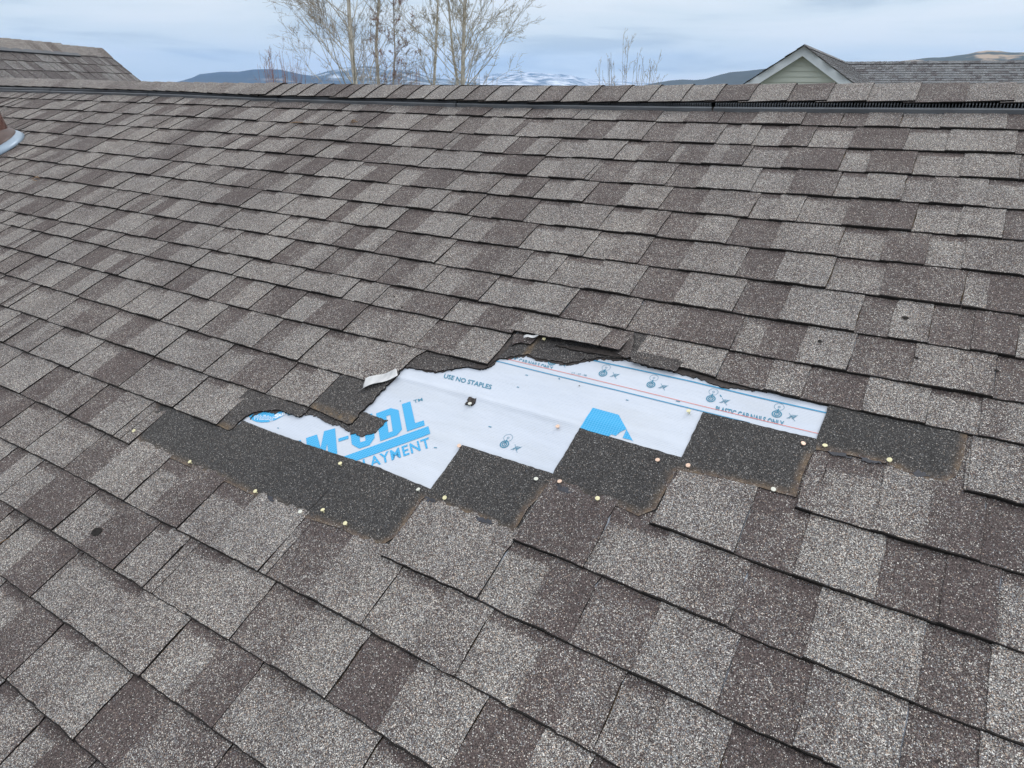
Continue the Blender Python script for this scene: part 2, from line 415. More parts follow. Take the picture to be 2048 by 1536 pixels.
def build_row(mb, Vb, Vt, cells, uend, w_rec=0.0078, tabh=0.0031, first_open=False, last_side=True):
    # slow rise and dip of the course edge
    ph = RS.uniform(0, 6)
    for i, (u, s) in enumerate(cells):
        u1 = cells[i+1][0] if i+1 < len(cells) else uend
        if u >= uend: break
        u1 = min(u1, uend); wd = u1-u
        if wd < 0.004: continue
        lift = RS.choice([0, 0, .0005, .0012, .002])
        wv = lambda q, ph=ph, l=lift: 0.0009*(1+math.sin(q*5+ph)) + l
        t = [min(.98, max(.02, TONE[c] + RS.gauss(0, .09))) for c in s]
        if wd < 0.06 or len(s) == 1:
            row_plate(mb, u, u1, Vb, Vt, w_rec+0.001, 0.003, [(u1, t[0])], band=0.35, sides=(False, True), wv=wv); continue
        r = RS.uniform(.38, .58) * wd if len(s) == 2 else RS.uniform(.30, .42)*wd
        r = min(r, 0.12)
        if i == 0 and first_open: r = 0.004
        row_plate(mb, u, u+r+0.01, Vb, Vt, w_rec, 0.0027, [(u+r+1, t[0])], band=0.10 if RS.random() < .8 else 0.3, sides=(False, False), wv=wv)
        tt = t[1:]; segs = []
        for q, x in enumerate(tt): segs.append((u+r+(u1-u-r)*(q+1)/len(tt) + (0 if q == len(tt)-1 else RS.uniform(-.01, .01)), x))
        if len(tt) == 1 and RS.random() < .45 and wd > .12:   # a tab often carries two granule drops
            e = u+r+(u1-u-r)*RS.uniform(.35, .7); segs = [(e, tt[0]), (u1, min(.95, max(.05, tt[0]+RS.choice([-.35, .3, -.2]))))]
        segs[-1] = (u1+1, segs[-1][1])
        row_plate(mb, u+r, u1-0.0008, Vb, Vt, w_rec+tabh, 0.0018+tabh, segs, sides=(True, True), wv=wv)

# ------------------------------------------------------------------ the house and its shingled slope
house = tag(empty("house", (0, 2.0, 0)), "house with the grey-brown shingle roof in front, torn open over white underlayment", "house")
UL_, UR_ = -9.2, 2.6
mb = MB()
for k in range(1, 29):
    Vb = lambda u, k=k: V(k, u)
    Vt = (lambda u, k=k: V(k-1, u)+0.030) if k > 1 else (lambda u: V(0, u)+0.09)
    if k in ROWS: cells = parse(k, ROWS[k])
    else: cells = rand_cells(UL_, UR_)
    if k in ROWS:
        left = rand_cells(UL_, cells[0][0]-0.02); cells = left + cells
    if k in LEFT_END:
        ue = I(*LEFT_END[k], 0.009)[0]; build_row(mb, Vb, Vt, cells, ue)
        x0, s = RIGHT[k]; rc = parse(k, s); rc = rc + rand_cells(rc[-1][0]+0.2, UR_)
        build_row(mb, Vb, Vt, rc, UR_, first_open=True)
    elif k == 10:
        build_row(mb, Vb, Vt, cells[:-1], cells[-1][0])
        rc = parse(k, RIGHT[k][1]); rc += rand_cells(rc[-1][0]+0.2, UR_)
        Vb2 = lambda u: V(10, u) if u > -0.30 else V(10, u)+0.012*min(1, (-0.30-u)/.1)
        build_row(mb, Vb2, Vt, rc, UR_, first_open=True)
    else:
        if k in ROWS: cells = cells + rand_cells(cells[-1][0]+0.2, UR_)
        build_row(mb, Vb, Vt, cells, UR_)
for k in (11, 12, 13, 14, 15):
    us0 = parse(k, RIGHT[k][1])[0][0]; ue0 = I(*LEFT_END[k], 0.009)[0]
    for c0, c1, tn_ in ((us0-.012, us0+.05, {11: .6, 12: .2}.get(k, -1.0)), (ue0-.05, ue0+.006, -1.0)):
        q0 = [(c0, V(k, c0)+.004), (c1, V(k, c1)+.004), (c1, V(k-1, c1)+.03), (c0, V(k-1, c0)+.03)]
        mb.face([mb.vert((x_, y_, .0024), tn_) for x_, y_ in q0], 0)
field = mb.build("shingle_slope", [M_SH, M_EDGE], house, ROOF)

# the plywood deck under it, the far slope and the walls that carry them
VA = [(x, y) for x, y in ((0,155),(300,163),(500,166),(700,168),(1024,172),(1300,170),(1530,167.5),(1700,166),(2048,165))]
APX = sorted(I(x, y, 0.030) for x, y in VA)
def Va(u): return clampi(APX, u)
vav = 2.68
M_WOOD = plain("plywood", (.34, .24, .15), 0.8, 0.3, 12, stretch=(1, 6, 1))
mb = MB(); mb.box(((UL_+UR_)/2, (vav-1.4)/2-0.05, -0.012), ((UR_-UL_)/2, (vav+1.3)/2, 0.009))
deck = mb.build("roof_deck", M_WOOD, house, ROOF)
c2, s2 = math.cos(2*TH), math.sin(2*TH)
mb = MB(); us = [UL_ + i*(UR_-UL_)/40 for i in range(41)]
for i in range(40):
    for j in range(24):
        def bp_(u, s): return (u, vav + s*c2, -0.003 - s*s2)
        s0, s1 = 0.01+j*0.143, 0.01+(j+1)*0.143
        t = RS.choice([.1, .8, .5, .9])
        a = mb.vert(bp_(us[i], s0), t); b = mb.vert(bp_(us[i+1], s0), t)
        c = mb.vert(Vector(bp_(us[i+1], s1))+Vector((0, 0, .006)), t); d = mb.vert(Vector(bp_(us[i], s1))+Vector((0, 0, .006)), t)
        mb.face((a, b, c, d), 0)
mb.build("far_slope", [M_SH], house, ROOF)
M_SIDING = plain("house siding", (.42, .40, .34), 0.7, 0.1, 8)
ry = (ROOF @ Vector((0, vav, 0))); ey = (ROOF @ Vector((0, -1.3, 0)))
mb = MB()
y0, y1, zt, zr = ey.y+0.3, 2*ry.y-ey.y-0.3, ey.z+0.05, ry.z-0.06
prof = [(y0, 0), (y1, 0), (y1, zt), (ry.y, zr), (y0, zt)]
A_ = [mb.vert((UL_+.2, y, z)) for y, z in prof]; B_ = [mb.vert((UR_-.2, y, z)) for y, z in prof]
mb.face(A_[::-1]); mb.face(B_)
for i in (1, 4): mb.face((A_[i], A_[(i+1) % 5], B_[(i+1) % 5], B_[i]))
mb.build("wall", M_SIDING, house, Matrix.Identity(4))

# ------------------------------------------------------------------ slabs traced from the photograph
def jagged(pts, step=0.012, amp=0.0):
    out = []
    n = len(pts)
    for i in range(n):
        a, b = pts[i], pts[(i+1) % n]; fa = a[2] if len(a) > 2 else amp
        L = math.hypot(b[0]-a[0], b[1]-a[1]); m = max(1, int(L/step))
        for q in range(m):
            t = q/m; j = 0 if q == 0 and fa == 0 else fa
            out.append((a[0]+(b[0]-a[0])*t + RS.gauss(0, 1)*j, a[1]+(b[1]-a[1])*t + RS.gauss(0, 1)*j))
    return out
def pdist(p, line):
    best = 9
    for a, b in zip(line, line[1:]):
        dx, dy = b[0]-a[0], b[1]-a[1]; L = dx*dx+dy*dy
        t = 0 if L == 0 else max(0, min(1, ((p[0]-a[0])*dx+(p[1]-a[1])*dy)/L))
        best = min(best, math.hypot(p[0]-a[0]-t*dx, p[1]-a[1]-t*dy))
    return best
def slab(name, px, w=0.005, thick=0.003, tone=-1.0, jag=0.0, soft=None, grid=0.012, wf=None, mats=None, parent=None, tonef=None, stainf=None, step=0.010, uv=None, skirts=True):
    if uv is None:
        uv = []
        for p in px:
            q = I(p[0], p[1], w); uv.append((q[0], q[1]) + ((p[2],) if len(p) > 2 else ()))
    loop = jagged(uv, step, jag)
    bm = bmesh.new()
    vs = [bm.verts.new((a, b, 0)) for a, b in loop]
    try: f = bm.faces.new(vs)
    except Exception: pass
    bm.normal_update()
    for f in bm.faces:
        if f.normal.z < 0: f.normal_flip()
    bound = None
    if grid:
        u0 = min(p[0] for p in loop); u1 = max(p[0] for p in loop); v0 = min(p[1] for p in loop); v1 = max(p[1] for p in loop)
        x = u0+grid
        while x < u1:
            bmesh.ops.bisect_plane(bm, geom=bm.verts[:]+bm.edges[:]+bm.faces[:], plane_co=(x, 0, 0), plane_no=(1, 0, 0)); x += grid
        y = v0+grid
        while y < v1:
            bmesh.ops.bisect_plane(bm, geom=bm.verts[:]+bm.edges[:]+bm.faces[:], plane_co=(0, y, 0), plane_no=(0, 1, 0)); y += grid
    bmesh.ops.triangulate(bm, faces=bm.faces[:])
    softuv = [[I(a, b, w) for a, b in s] for s in (soft or [])]
    m = MB(); bm.verts.index_update()
    for v_ in bm.verts:
        u, vv = v_.co.x, v_.co.y
        t = tone; st = 0.0
        for s in softuv:
            d = pdist((u, vv), s)
            t = max(t, tone + (0.35-tone)*max(0, 1-d/0.010)) if d < 0.010 else t
            st = max(st, math.exp(-(d/0.010)**2))
        if tonef: t = tonef(u, vv)
        if stainf: st = max(st, stainf(u, vv))
        ww = w + (wf(u, vv) if wf else 0)
        m.vert((u, vv, ww), t, st)
    for f in bm.faces: m.face([x.index for x in f.verts], 0)
    if skirts:
        for e in bm.edges:
            if e.is_boundary:
                lp = e.link_loops[0]; a, b = lp.vert.index, lp.link_loop_next.vert.index
                pa, pb = m.v[a], m.v[b]
                q = [m.vert(pb), m.vert(pa), m.vert((pa[0], pa[1], pa[2]-thick)), m.vert((pb[0], pb[1], pb[2]-thick))]
                m.face(q, 1)
    bm.free()
    return m.build(name, mats or [M_SH, M_EDGE], parent or house, ROOF)

# white woven underlayment with its creases
CR1 = [I(*p) for p in ((800, 757), (880, 778), (1010, 812), (1150, 852))]
CR2 = [I(*p) for p in ((862, 871), (925, 889), (1010, 912), (1105, 940))]
CR3 = [I(*p) for p in ((1160, 835), (1260, 862), (1390, 902))]
def crease(u, v, line, h, wd, fade=True):
    x0, x1 = line[0][0], line[-1][0]
    if u < x0-0.02 or u > x1+0.02: return 0
    c = clampi(line, u); e = 1.0
    if u < x0: e = 1-(x0-u)/.02
    if u > x1: e = 1-(u-x1)/.02
    return h*e*math.exp(-((v-c)/wd)**2)
def uw(u, v):
    return (crease(u, v, CR1, .0032, .007) + crease(u, v, CR1, .003, .03) + crease(u, v, CR2, .0016, .01) + crease(u, v, CR3, .0018, .014)
            + 0.0004*math.sin(u*9+v*7)*math.sin(v*14-u*3) + .0006)
ulmb = MB(); nu, nv = 260, 170; au, bu, av, bv = -2.25, 0.62, 0.36, 1.36
idx = [[ulmb.vert((au+(bu-au)*i/nu, av+(bv-av)*j/nv, 0.0008+uw(au+(bu-au)*i/nu, av+(bv-av)*j/nv))) for j in range(nv+1)] for i in range(nu+1)]
for i in range(nu):
    for j in range(nv): ulmb.face((idx[i][j], idx[i+1][j], idx[i+1][j+1], idx[i][j+1]))
underlay = ulmb.build("underlayment", M_UL, house, ROOF, smooth=True)
underlay['label'] = "white woven underlayment with blue print laid bare by the missing shingles"
UW0 = 0.0008

def print_part(name, polys, mat, off=0.0009, label=None):
    """flat printed shapes lying on the underlayment; polys in roof coordinates"""
    bm = bmesh.new()
    for P in polys:
        vs = [bm.verts.new((a, b, 0)) for a, b in P]
        try: bm.faces.new(vs)
        except Exception: continue
    for ax, no in ((0, (1, 0, 0)), (1, (0, 1, 0))):
        lo = min(v.co[ax] for v in bm.verts); hi = max(v.co[ax] for v in bm.verts); x = lo+0.003
        while x < hi:
            co = (x, 0, 0) if ax == 0 else (0, x, 0)
            bmesh.ops.bisect_plane(bm, geom=bm.verts[:]+bm.edges[:]+bm.faces[:], plane_co=co, plane_no=no); x += 0.005
    bmesh.ops.triangulate(bm, faces=bm.faces[:]); bm.normal_update()
    for f in bm.faces:
        if f.normal.z < 0: f.normal_flip()
    bm.verts.index_update(); m = MB()
    for v_ in bm.verts: m.vert((v_.co.x, v_.co.y, UW0+uw(v_.co.x, v_.co.y)+off))
    for f in bm.faces: m.face([x.index for x in f.verts])
    bm.free()
    o = m.build(name, mat, underlay, ROOF, smooth=True)
    if label: o['label'] = label
    return o
def Iz(ox, oy, sc): return lambda x, y: I(ox+x/sc, oy+y/sc, 0.0015)
Z1 = Iz(590, 780, 4.2333)
def zp(Z, pts): return [Z(*p) for p in pts]
big = [
 [(95,408),(187,378),(218,490),(247,350),(340,325),(368,640),(296,640),(273,455),(232,640),(205,640),(150,480),(170,640),(118,640)],
 [(10,440),(50,424),(56,560),(20,560)],
 [(368,412),(452,386),(455,412),(370,440)],
 [(455,262),(530,238),(553,443),(598,430),(578,222),(655,200),(675,405),(632,468),(543,497),(482,461)],
 [(687,200),(812,155),(878,172),(907,335),(865,383),(722,435),(707,330),(788,362),(828,350),(808,212),(776,222),(788,362),(707,330)],
 [(905,122),(977,98),(1018,282),(1090,258),(1100,300),(950,352)],
 [(250,622),(1130,307),(1147,373),(270,690)],
]
# the D as two clean halves
D1 = [(687,200),(812,155),(808,212),(776,222),(700,248)]
D1b = [(694,247),(774,223),(793,362),(722,435)]
D2 = [(812,155),(878,172),(907,335),(865,383),(722,435),(793,362),(828,350),(808,212)]
polys = [zp(Z1, p) for i, p in enumerate(big) if i != 4] + [zp(Z1, D1b), zp(Z1, D2), zp(Z1, [(687,200),(812,155),(808,212),(774,223),(694,247)])]
print_part("printed_lettering", polys, M_BLUE, label="large slanted blue block letters and underline bar")
def text_polys(txt, p0, p1, ptop, Z, bold=0.0, shear=0.0, space=1.0, cut=None):
    cu = bpy.data.curves.new("t", 'FONT'); cu.body = txt; cu.size = 1.0; cu.offset = bold; cu.shear = shear; cu.space_character = space; cu.resolution_u = 3
    o = bpy.data.objects.new("t", cu); scene.collection.objects.link(o)
    dg = bpy.context.evaluated_depsgraph_get(); me = bpy.data.meshes.new_from_object(o.evaluated_get(dg))
    xs = [v.co.x for v in me.vertices]; x0, x1 = min(xs), max(xs); hcap = 0.70
    A = Vector(Z(*p0)); B = Vector(Z(*p1)); T = Vector(Z(*ptop))
    bm = bmesh.new(); bm.from_mesh(me)
    if cut: bmesh.ops.bisect_plane(bm, geom=bm.verts[:]+bm.edges[:]+bm.faces[:], plane_co=(0, cut*hcap, 0), plane_no=(0, 1, 0), clear_inner=True)
    out = []
    for f in bm.faces:
        P = []
        for v_ in f.verts:
            q = A + (B-A)*((v_.co.x-x0)/(x1-x0)) + (T-A)*(v_.co.y/hcap); P.append((q.x, q.y))
        out.append(P)
    bm.free(); bpy.data.objects.remove(o); bpy.data.curves.remove(cu); bpy.data.meshes.remove(me)
    return out
print_part("printed_lettering", text_polys("LAYMENT", (585, 673), (1152, 482), (572, 590), Z1, bold=0.02, space=1.14), M_BLUE, label="blue capitals LAYMENT under the bar")
print_part("printed_lettering", text_polys("TM", (1008, 112), (1083, 92), (1003, 88), Z1, bold=0.01), M_TEAL)
Z3 = Iz(880, 700, 4.7037)
print_part("printed_lettering", text_polys("USE NO STAPLES", (33, 263), (480, 372), (47, 224), Z3, bold=0.018), M_TEAL, label="teal warning USE NO STAPLES")
print_part("printed_lettering", text_polys("PLASTIC CAP NAILS ONLY", (585, 78), (1058, 196), (596, 42), Z3, bold=0.022, cut=.38), M_TEAL, label="teal warning PLASTIC CAP NAILS ONLY cut off along its foot, left one")
Z7 = Iz(1380, 740, 4.2333)
print_part("printed_lettering", text_polys("PLASTIC CAP NAILS ONLY", (212, 352), (792, 486), (222, 305), Z7, bold=0.022, cut=.40), M_TEAL, label="teal warning PLASTIC CAP NAILS ONLY cut off along its foot, right one")
Z5 = Iz(960, 640, 3.7353)
print_part("printed_lettering", text_polys("C7 - 07 - 06", (682, 404), (797, 422), (684, 390), Z5), M_TEAL)
Z2 = Iz(470, 800, 8.4667)
print_part("printed_emblem", [zp(Z2, [(235,270),(262,310),(300,345),(360,370),(450,384),(560,378),(680,343),(790,285),(900,215),(700,100),(400,100),(240,200)])], M_BLUE, label="blue oval emblem with white lettering, half under a torn shingle")
print_part("printed_lettering", text_polys("Walking", (300, 330), (648, 340), (330, 258), Z2, bold=0.05), M_WHITE, off=0.0011)
print_part("printed_lettering", text_polys("Sur", (672, 318), (900, 225), (668, 258), Z2, bold=0.05), M_WHITE, off=0.0011)
print_part("printed_lettering", text_polys("Walking", (312, 328), (642, 337), (338, 264), Z2, bold=0.0), M_BLUE, off=0.0014)
Z4 = Iz(1130, 780, 4.2333)
print_part("printed_emblem", [zp(Z4, [(100,372),(235,152),(455,212),(522,338),(470,358),(430,390),(395,378),(372,392),(330,440)]), zp(Z4, [(522,340),(592,462),(574,430),(488,408)])], M_BLUE, label="blue peaked emblem above the third step")
def strip_line(px, half, Z=None):
    P = [I(x, y, .0015) for x, y in px]; out = []
    for a, b in zip(P, P[1:]):
        out.append([(a[0], a[1]-half), (b[0], b[1]-half), (b[0], b[1]+half), (a[0], a[1]+half)])
    return out
print_part("printed_line", strip_line([(1100,700),(1180,719.5),(1276,740),(1380,762.5),(1520,796),(1655,826.5),(1700,838)], .0019), M_CYAN)
print_part("printed_line", strip_line([(960,716),(1004,725),(1155,762),(1233,780.5),(1300,797),(1406,823),(1500,846)], .0014), M_CYAN)
print_part("printed_line", strip_line([(960,706),(1011,717.6),(1180,757.5),(1401,811.5),(1638.7,867.8),(1660,873)], .0007), M_RED)
def circ(c, r, n=28, ru=1.0): return [(c[0]+r*ru*math.cos(2*math.pi*i/n), c[1]+r*math.sin(2*math.pi*i/n)) for i in range(n)]
def ring(c, r0, r1, ru=1.0, n=28):
    a = circ(c, r0, n, ru); b = circ(c, r1, n, ru)
    return [[a[i], a[(i+1) % n], b[(i+1) % n], b[i]] for i in range(n)]
def seg(a, b, w):
    d = Vector((b[0]-a[0], b[1]-a[1])); n_ = Vector((-d.y, d.x)).normalized()*w
    return [(a[0]-n_.x, a[1]-n_.y), (b[0]-n_.x, b[1]-n_.y), (b[0]+n_.x, b[1]+n_.y), (a[0]+n_.x, a[1]+n_.y)]
TG = [((1104.6,725),(1111,713),(1128,729),10.2),((1206,747),(1212.5,735.3),(1229.5,751),10.6),((1302,769.4),(1308,756),(1326,774),11),((1421.8,797.4),(1427,784),(1449,803),11.8),((1553.6,828),(1558.5,814),(1584,834),12.8),((1009,888.7),(1016.4,875.8),(1032.5,896.9),11.5)]
for c, d, x, rp in TG:
    C_ = I(*c, .0015); r = abs(I(c[0]+rp, c[1], .0015)[0]-C_[0])*0.86
    Dk = I(*d, .0015); Xk = I(*x, .0015)
    P = ring(C_, r*.76, r) + ring(C_, r*.36, r*.58) + [circ(C_, r*.14, 12)]
    P += ring(Dk, r*.93, r, 1.0) + ring(Dk, r*.18, r*.26) + [seg((C_[0]+(Dk[0]-C_[0])*.15, C_[1]+(Dk[1]-C_[1])*.15), (C_[0]+(Dk[0]-C_[0])*.72, C_[1]+(Dk[1]-C_[1])*.72), r*.13)]
    q = r*1.05; t_ = r*.04
    def o_(a, b): return (Xk[0]+a*q, Xk[1]+b*q)
    P += [seg(o_(-.75, .8), o_(.75, -.9), t_), seg(o_(.95, .75), o_(-.9, -.65), t_), seg(o_(-.7, -.6), o_(-.1, .5), t_), seg(o_(-.45, -.65), o_(.15, .45), t_), seg(o_(-.1, .5), o_(.75, .55), t_), seg(o_(.2, -.5), o_(.75, .55), t_), seg(o_(.05, -.45), o_(.6, .5), t_), seg(o_(-.3, .1), o_(.5, .0), t_)]
    print_part("printed_target", P, M_TEAL)
sm = [seg(I(x, y, .0015), I(x+dx, y+dy, .0015), .0012) for x, y, dx, dy in ((1051,750,5,1),(1034,774,4,1),(977,853,6,1.5),(1252,800,5,1),(1440,790,3,4),(800,802,2,1),(1118,756,1,3),(555,856,3,1),(575,830,4,1),(868,895,6,1),(1352,802,8,1.5),(1010,935,6,1),(700,803,3,.5))]
for q_ in sm: print_part("printed_mark", [q_], M_TEAL)

# heads of the shingles whose covering course is gone (dark unweathered granules)
P4 = [(291,845),(315,806),(345,818),(400,838),(450,858),(479,848),(485,840.5,.0006),(535,860,.0006),(629,894,.0006),(760,936,.0006),(861,978),(868,985),(844,998),(829,1020),(812,1045),(791,1073),(757,1094),(722,1080),(685,1058),(604,1034),(526,1000),(435,956),(372,930),(316,905),(276,887),(268,868)]
slab("shingle_head", P4, w=.0050, tone=-1.0, jag=0, soft=[[(315,806),(291,845),(268,868),(276,887),(316,905),(372,930),(435,956),(526,1000),(604,1034),(685,1058),(722,1080),(757,1094),(791,1073),(812,1045),(829,1020),(844,998)]], thick=.0035)
P5 = [(861,978,.0005),(925,889.5,.0006),(1105,947),(1112,958),(1092,974),(1074,998),(1055,1017),(1039,1045),(1024,1068),(983,1052),(955,1036),(883,1013),(846,1001)]
slab("shingle_head", P5, w=.0052, soft=[[(1092,974),(1074,998),(1055,1017),(1039,1045),(1024,1068),(983,1052),(955,1036),(883,1013),(846,1001)]], thick=.004)
P6 = [(1105,947,.0005),(1160,856,.0006),(1363,914.5),(1368,924),(1352,942),(1330,982),(1311,1018),(1277,1032),(1233,1011),(1171,996),(1111,969),(1098,961)]
slab("shingle_head", P6, w=.0054, soft=[[(1352,942),(1330,982),(1311,1018),(1277,1032),(1233,1011),(1171,996),(1111,969),(1098,961)]], thick=.0045)
P7 = [(1363,914.5,.0005),(1406,823.5,.0006),(1633,877.5),(1640,888),(1621,913),(1604,952),(1592,994),(1557,985),(1504,970),(1437,955),(1354,940)]
slab("shingle_head", P7, w=.0056, soft=[[(1621,913),(1604,952),(1592,994),(1557,985),(1504,970),(1437,955),(1354,940)]], thick=.005)
P8 = [(1633,877.5,.0005),(1656.5,812,.0006),(1700,806),(1960,862),(1935,868),(1928,913),(1913,952),(1887,964),(1827,952),(1773,927),(1704,911),(1632,899)]
slab("shingle_head", P8, w=.0058, soft=[[(1939,862),(1928,913),(1913,952),(1887,964),(1827,952),(1773,927),(1704,911),(1632,899)]], thick=.005)
# the cut between two neighbouring shingle heads
def cutline(px, wd=.0008, w=.0062):
    P = [I(x, y, w) for x, y in px]; m = MB()
    for a, b in zip(P, P[1:]):
        for q in range(6):
            t0, t1 = q/6, (q+1)/6; j = lambda: RS.gauss(0, .0006)
            p0 = (a[0]+(b[0]-a[0])*t0, a[1]+(b[1]-a[1])*t0); p1 = (a[0]+(b[0]-a[0])*t1, a[1]+(b[1]-a[1])*t1)
            Q = seg(p0, p1, wd*RS.uniform(.6, 1.3)); m.face([m.vert((x_, y_, w)) for x_, y_ in Q])
    return m.build("shingle_joint", M_EDGE, house, ROOF)
cutline([(658,978),(632,1006),(600,1037)])
# strips of old sealant
M_SEAL = plain("sealant", (.020, .023, .034), 0.6, 0.5, 120, bump=.0008)
for P in ([(1655,903),(1690,906),(1703,914),(1668,912)], [(1722,914),(1762,923),(1760,928),(1726,922)], [(1818,944),(1845,941),(1862,953),(1835,953)], [(1111,968),(1135,975),(1140,986),(1118,982)], [(848,993),(866,998),(874,1003),(856,1002)], [(952,1032),(978,1040),(990,1048),(962,1046)], [(534,992),(545,995),(548,1002),(540,1001)], [(652,813),(672,817),(668,826),(648,822)], [(446,842),(464,844),(462,852),(450,851)]):
    slab("sealant_strip", P, w=.0066, thick=.0008, jag=.0020, grid=0, mats=[M_SEAL, M_SEAL], step=.0035)

# torn pieces on the left of the gap
slab("torn_shingle", [(560,818),(620,812),(700,818),(726,823,.0005),(773,840.5,.001),(766,851,.0012),(747.5,867,.0012),(722.5,872,.0016),(697.5,865,.0016),(682,852,.0018),(654,846,.0018),(641,837,.0016),(625.6,829,.0016),(597.5,827,.0014),(572,821,.0014)], w=.0040, thick=.0035, tone=-.85, jag=.0007, step=.006)
slab("torn_shingle", [(497,778),(560,798),(625,812),(600,834,.0015),(560,820,.0014),(532,820,.0014),(507,824,.0015),(490,833,.0015),(479,840,.0015),(462,859,.001),(457,861),(425,846)], w=.0075, thick=.0045, tone=-.8, jag=.0007, step=.006,
     stainf=lambda u, v: math.exp(-((v-V(14, u)-.004)/.012)**2))
slab("torn_shingle", [(684,748),(729,757),(800,738),(796,750),(772,771,.0016),(744,802,.0018),(722,824,.0016),(704,846,.0016),(696,848),(619,814)], w=.0090, thick=.0055, tone=-.9, jag=.0007, step=.006,
     stainf=lambda u, v: 1.2*math.exp(-((v-V(13, u)-.003)/.013)**2))
slab("torn_shingle", [(737,757),(775,684),(880,686),(832,712,.001),(808,733,.0014),(790,750,.0012)], w=.0105, thick=.005, tone=.75, jag=.0005, step=.006)
slab("torn_shingle", [(800,733),(832,700),(960,722),(960,738),(934,733,.0012),(905,737,.0014),(876,743,.0012),(843.6,739,.0014),(820,734,.0014)], w=.0066, thick=.005, tone=-.7, jag=.0008, step=.006)
slab("torn_shingle", [(795,737),(840,710),(905,725),(905,740,.0016),(872,746,.0018),(846,742,.0016),(822,736,.0014)], w=.0035, thick=.002, tone=0, jag=.0016, step=.005, mats=[M_TORN, M_EDGE])
# frayed felt laps that peep out below the torn edges
slab("torn_shingle", [(500,838),(515,816),(560,812),(600,820),(640,830),(596,829,.002),(560,822,.0022),(548,828,.002),(530,822,.002),(512,829,.002)], w=.0034, thick=.0015, tone=0, jag=.0012, step=.004, mats=[M_TORN, M_EDGE])
# layered end of the shingle above the gap
for q, (dx, dy, w_) in enumerate(((4, -2, .0052), (9, -5, .0030))):
    slab("torn_shingle", [(1012,688),(1024+dx,676+dy),(1030+dx,678+dy,.001),(1004+dx,706+dy,.0012),(975+dx,733+dy*.3,.0012),(962+dx,737,.001),(945,735)], w=w_+.0015, thick=.0035, tone=-.3, jag=.0008, step=.005, mats=[M_TORN, M_EDGE])
# dark torn band above the gap, under the lifted tab
slab("torn_shingle", [(1011,717,.0016),(1031,711,.0016),(1054.5,708,.0016),(1078,717,.0016),(1110,721,.0018),(1134,726,.0018),(1160,721,.0018),(1198,714,.0016),(1215.6,715,.0014),(1257,717,.001),(1285,712),(1300,672),(1275,650),(1060,640),(1024,676),(1004,700),(996,716)], w=.0060, thick=.005, tone=-.85, jag=.0008, step=.006,
     stainf=lambda u, v: 1.6*math.exp(-((u-I(1062,700)[0])/.006)**2))
slab("torn_shingle", [(1008,719),(1035,700),(1130,712),(1215,712),(1262,721,.0016),(1200,719,.002),(1160,726,.002),(1135,731,.0024),(1108,726,.0022),(1076,721,.002),(1055,713,.002),(1032,716,.002)], w=.0030, thick=.002, tone=0, jag=.0014, step=.004, mats=[M_TORN, M_EDGE])
slab("torn_shingle", [(1027,668),(1075,672),(1069,681,.001),(1060,689,.0012),(1045,685,.0012),(1030,686,.001),(1024,690)], w=.0115, thick=.004, tone=-.2, jag=.0008, step=.005)
slab("torn_shingle", [(1110,690),(1240,702),(1262,708,.001),(1256,716,.0014),(1200,709,.0014),(1150,700,.0014)], w=.0100, thick=.003, tone=0, jag=.001, step=.006, mats=[M_TORN, M_EDGE])
slab("torn_shingle", [(1256,664),(1268,668),(1266,690,.001),(1262,704,.001),(1270,712,.001),(1250,716,.0012),(1230,704)], w=.0120, thick=.004, tone=-.4, jag=.0008, step=.005)
# dark bared foot of the course right of the tear
slab("torn_shingle", [(1262,700),(1305,709,.001),(1355,718,.001),(1364,726,.001),(1352,742,.001),(1305,733,.001),(1262,722)], w=.0126, thick=.0010, tone=-.7, jag=.0008, step=.006)
slab("torn_shingle", [(1255,712),(1480,760),(1512,782,.002),(1478,777,.0025),(1452,776,.0025),(1420,765,.0022),(1393,756,.002),(1358,746,.0015),(1305,735,.0015),(1258,720,.0015)], w=.0046, thick=.004, tone=.1, jag=.0014, step=.005, mats=[M_TORN, M_EDGE])

# the tab that the wind has lifted, bent up and away from the roof
def bent(name, top, bot, tone, label, nu=26, nv=10, th=.0045):
    """sheet between a hinge line and a raised lower edge, both given as (photo x, y, height above the roof)"""
    def pl(P, t):
        k = min(len(P)-2, int(t*(len(P)-1))); f = t*(len(P)-1)-k
        return tuple(P[k][i]+(P[k+1][i]-P[k][i])*f for i in range(3))
    m = MB(); G = []
    for i in range(nu+1):
        t = i/nu; a = pl(top, t); c = pl(bot, t); A = I(a[0], a[1], a[2]); C = I(c[0], c[1], c[2]); row = []
        jb = RS.gauss(0, .0008)
        for j in range(nv+1):
            q = j/nv; h = a[2]+(c[2]-a[2])*q**1.35
            row.append(m.vert((A[0]+(C[0]-A[0])*q, A[1]+(C[1]-A[1])*q + (jb if j == nv else 0), h+RS.gauss(0, .0002)), tone))
        G.append(row)
    for i in range(nu):
        for j in range(nv): m.face((G[i][j], G[i][j+1], G[i+1][j+1], G[i+1][j]), 0)
    lo = [[m.vert((m.v[x][0], m.v[x][1], m.v[x][2]-th)) for x in r] for r in G]
    for i in range(nu):
        for j in range(nv): m.face((lo[i][j], lo[i+1][j], lo[i+1][j+1], lo[i][j+1]), 1)
    def sk(x, y):
        tp = [m.vert(m.v[q]) for q in x]; l2 = [m.vert(m.v[q]) for q in y]
        for i in range(len(x)-1): m.face((tp[i], l2[i], l2[i+1], tp[i+1]), 1)
    sk([r[-1] for r in G], [r[-1] for r in lo]); sk(G[-1], lo[-1]); sk(G[0], lo[0])
    o = m.build(name, [M_SH, M_EDGE], house, ROOF); o['label'] = label
    return o
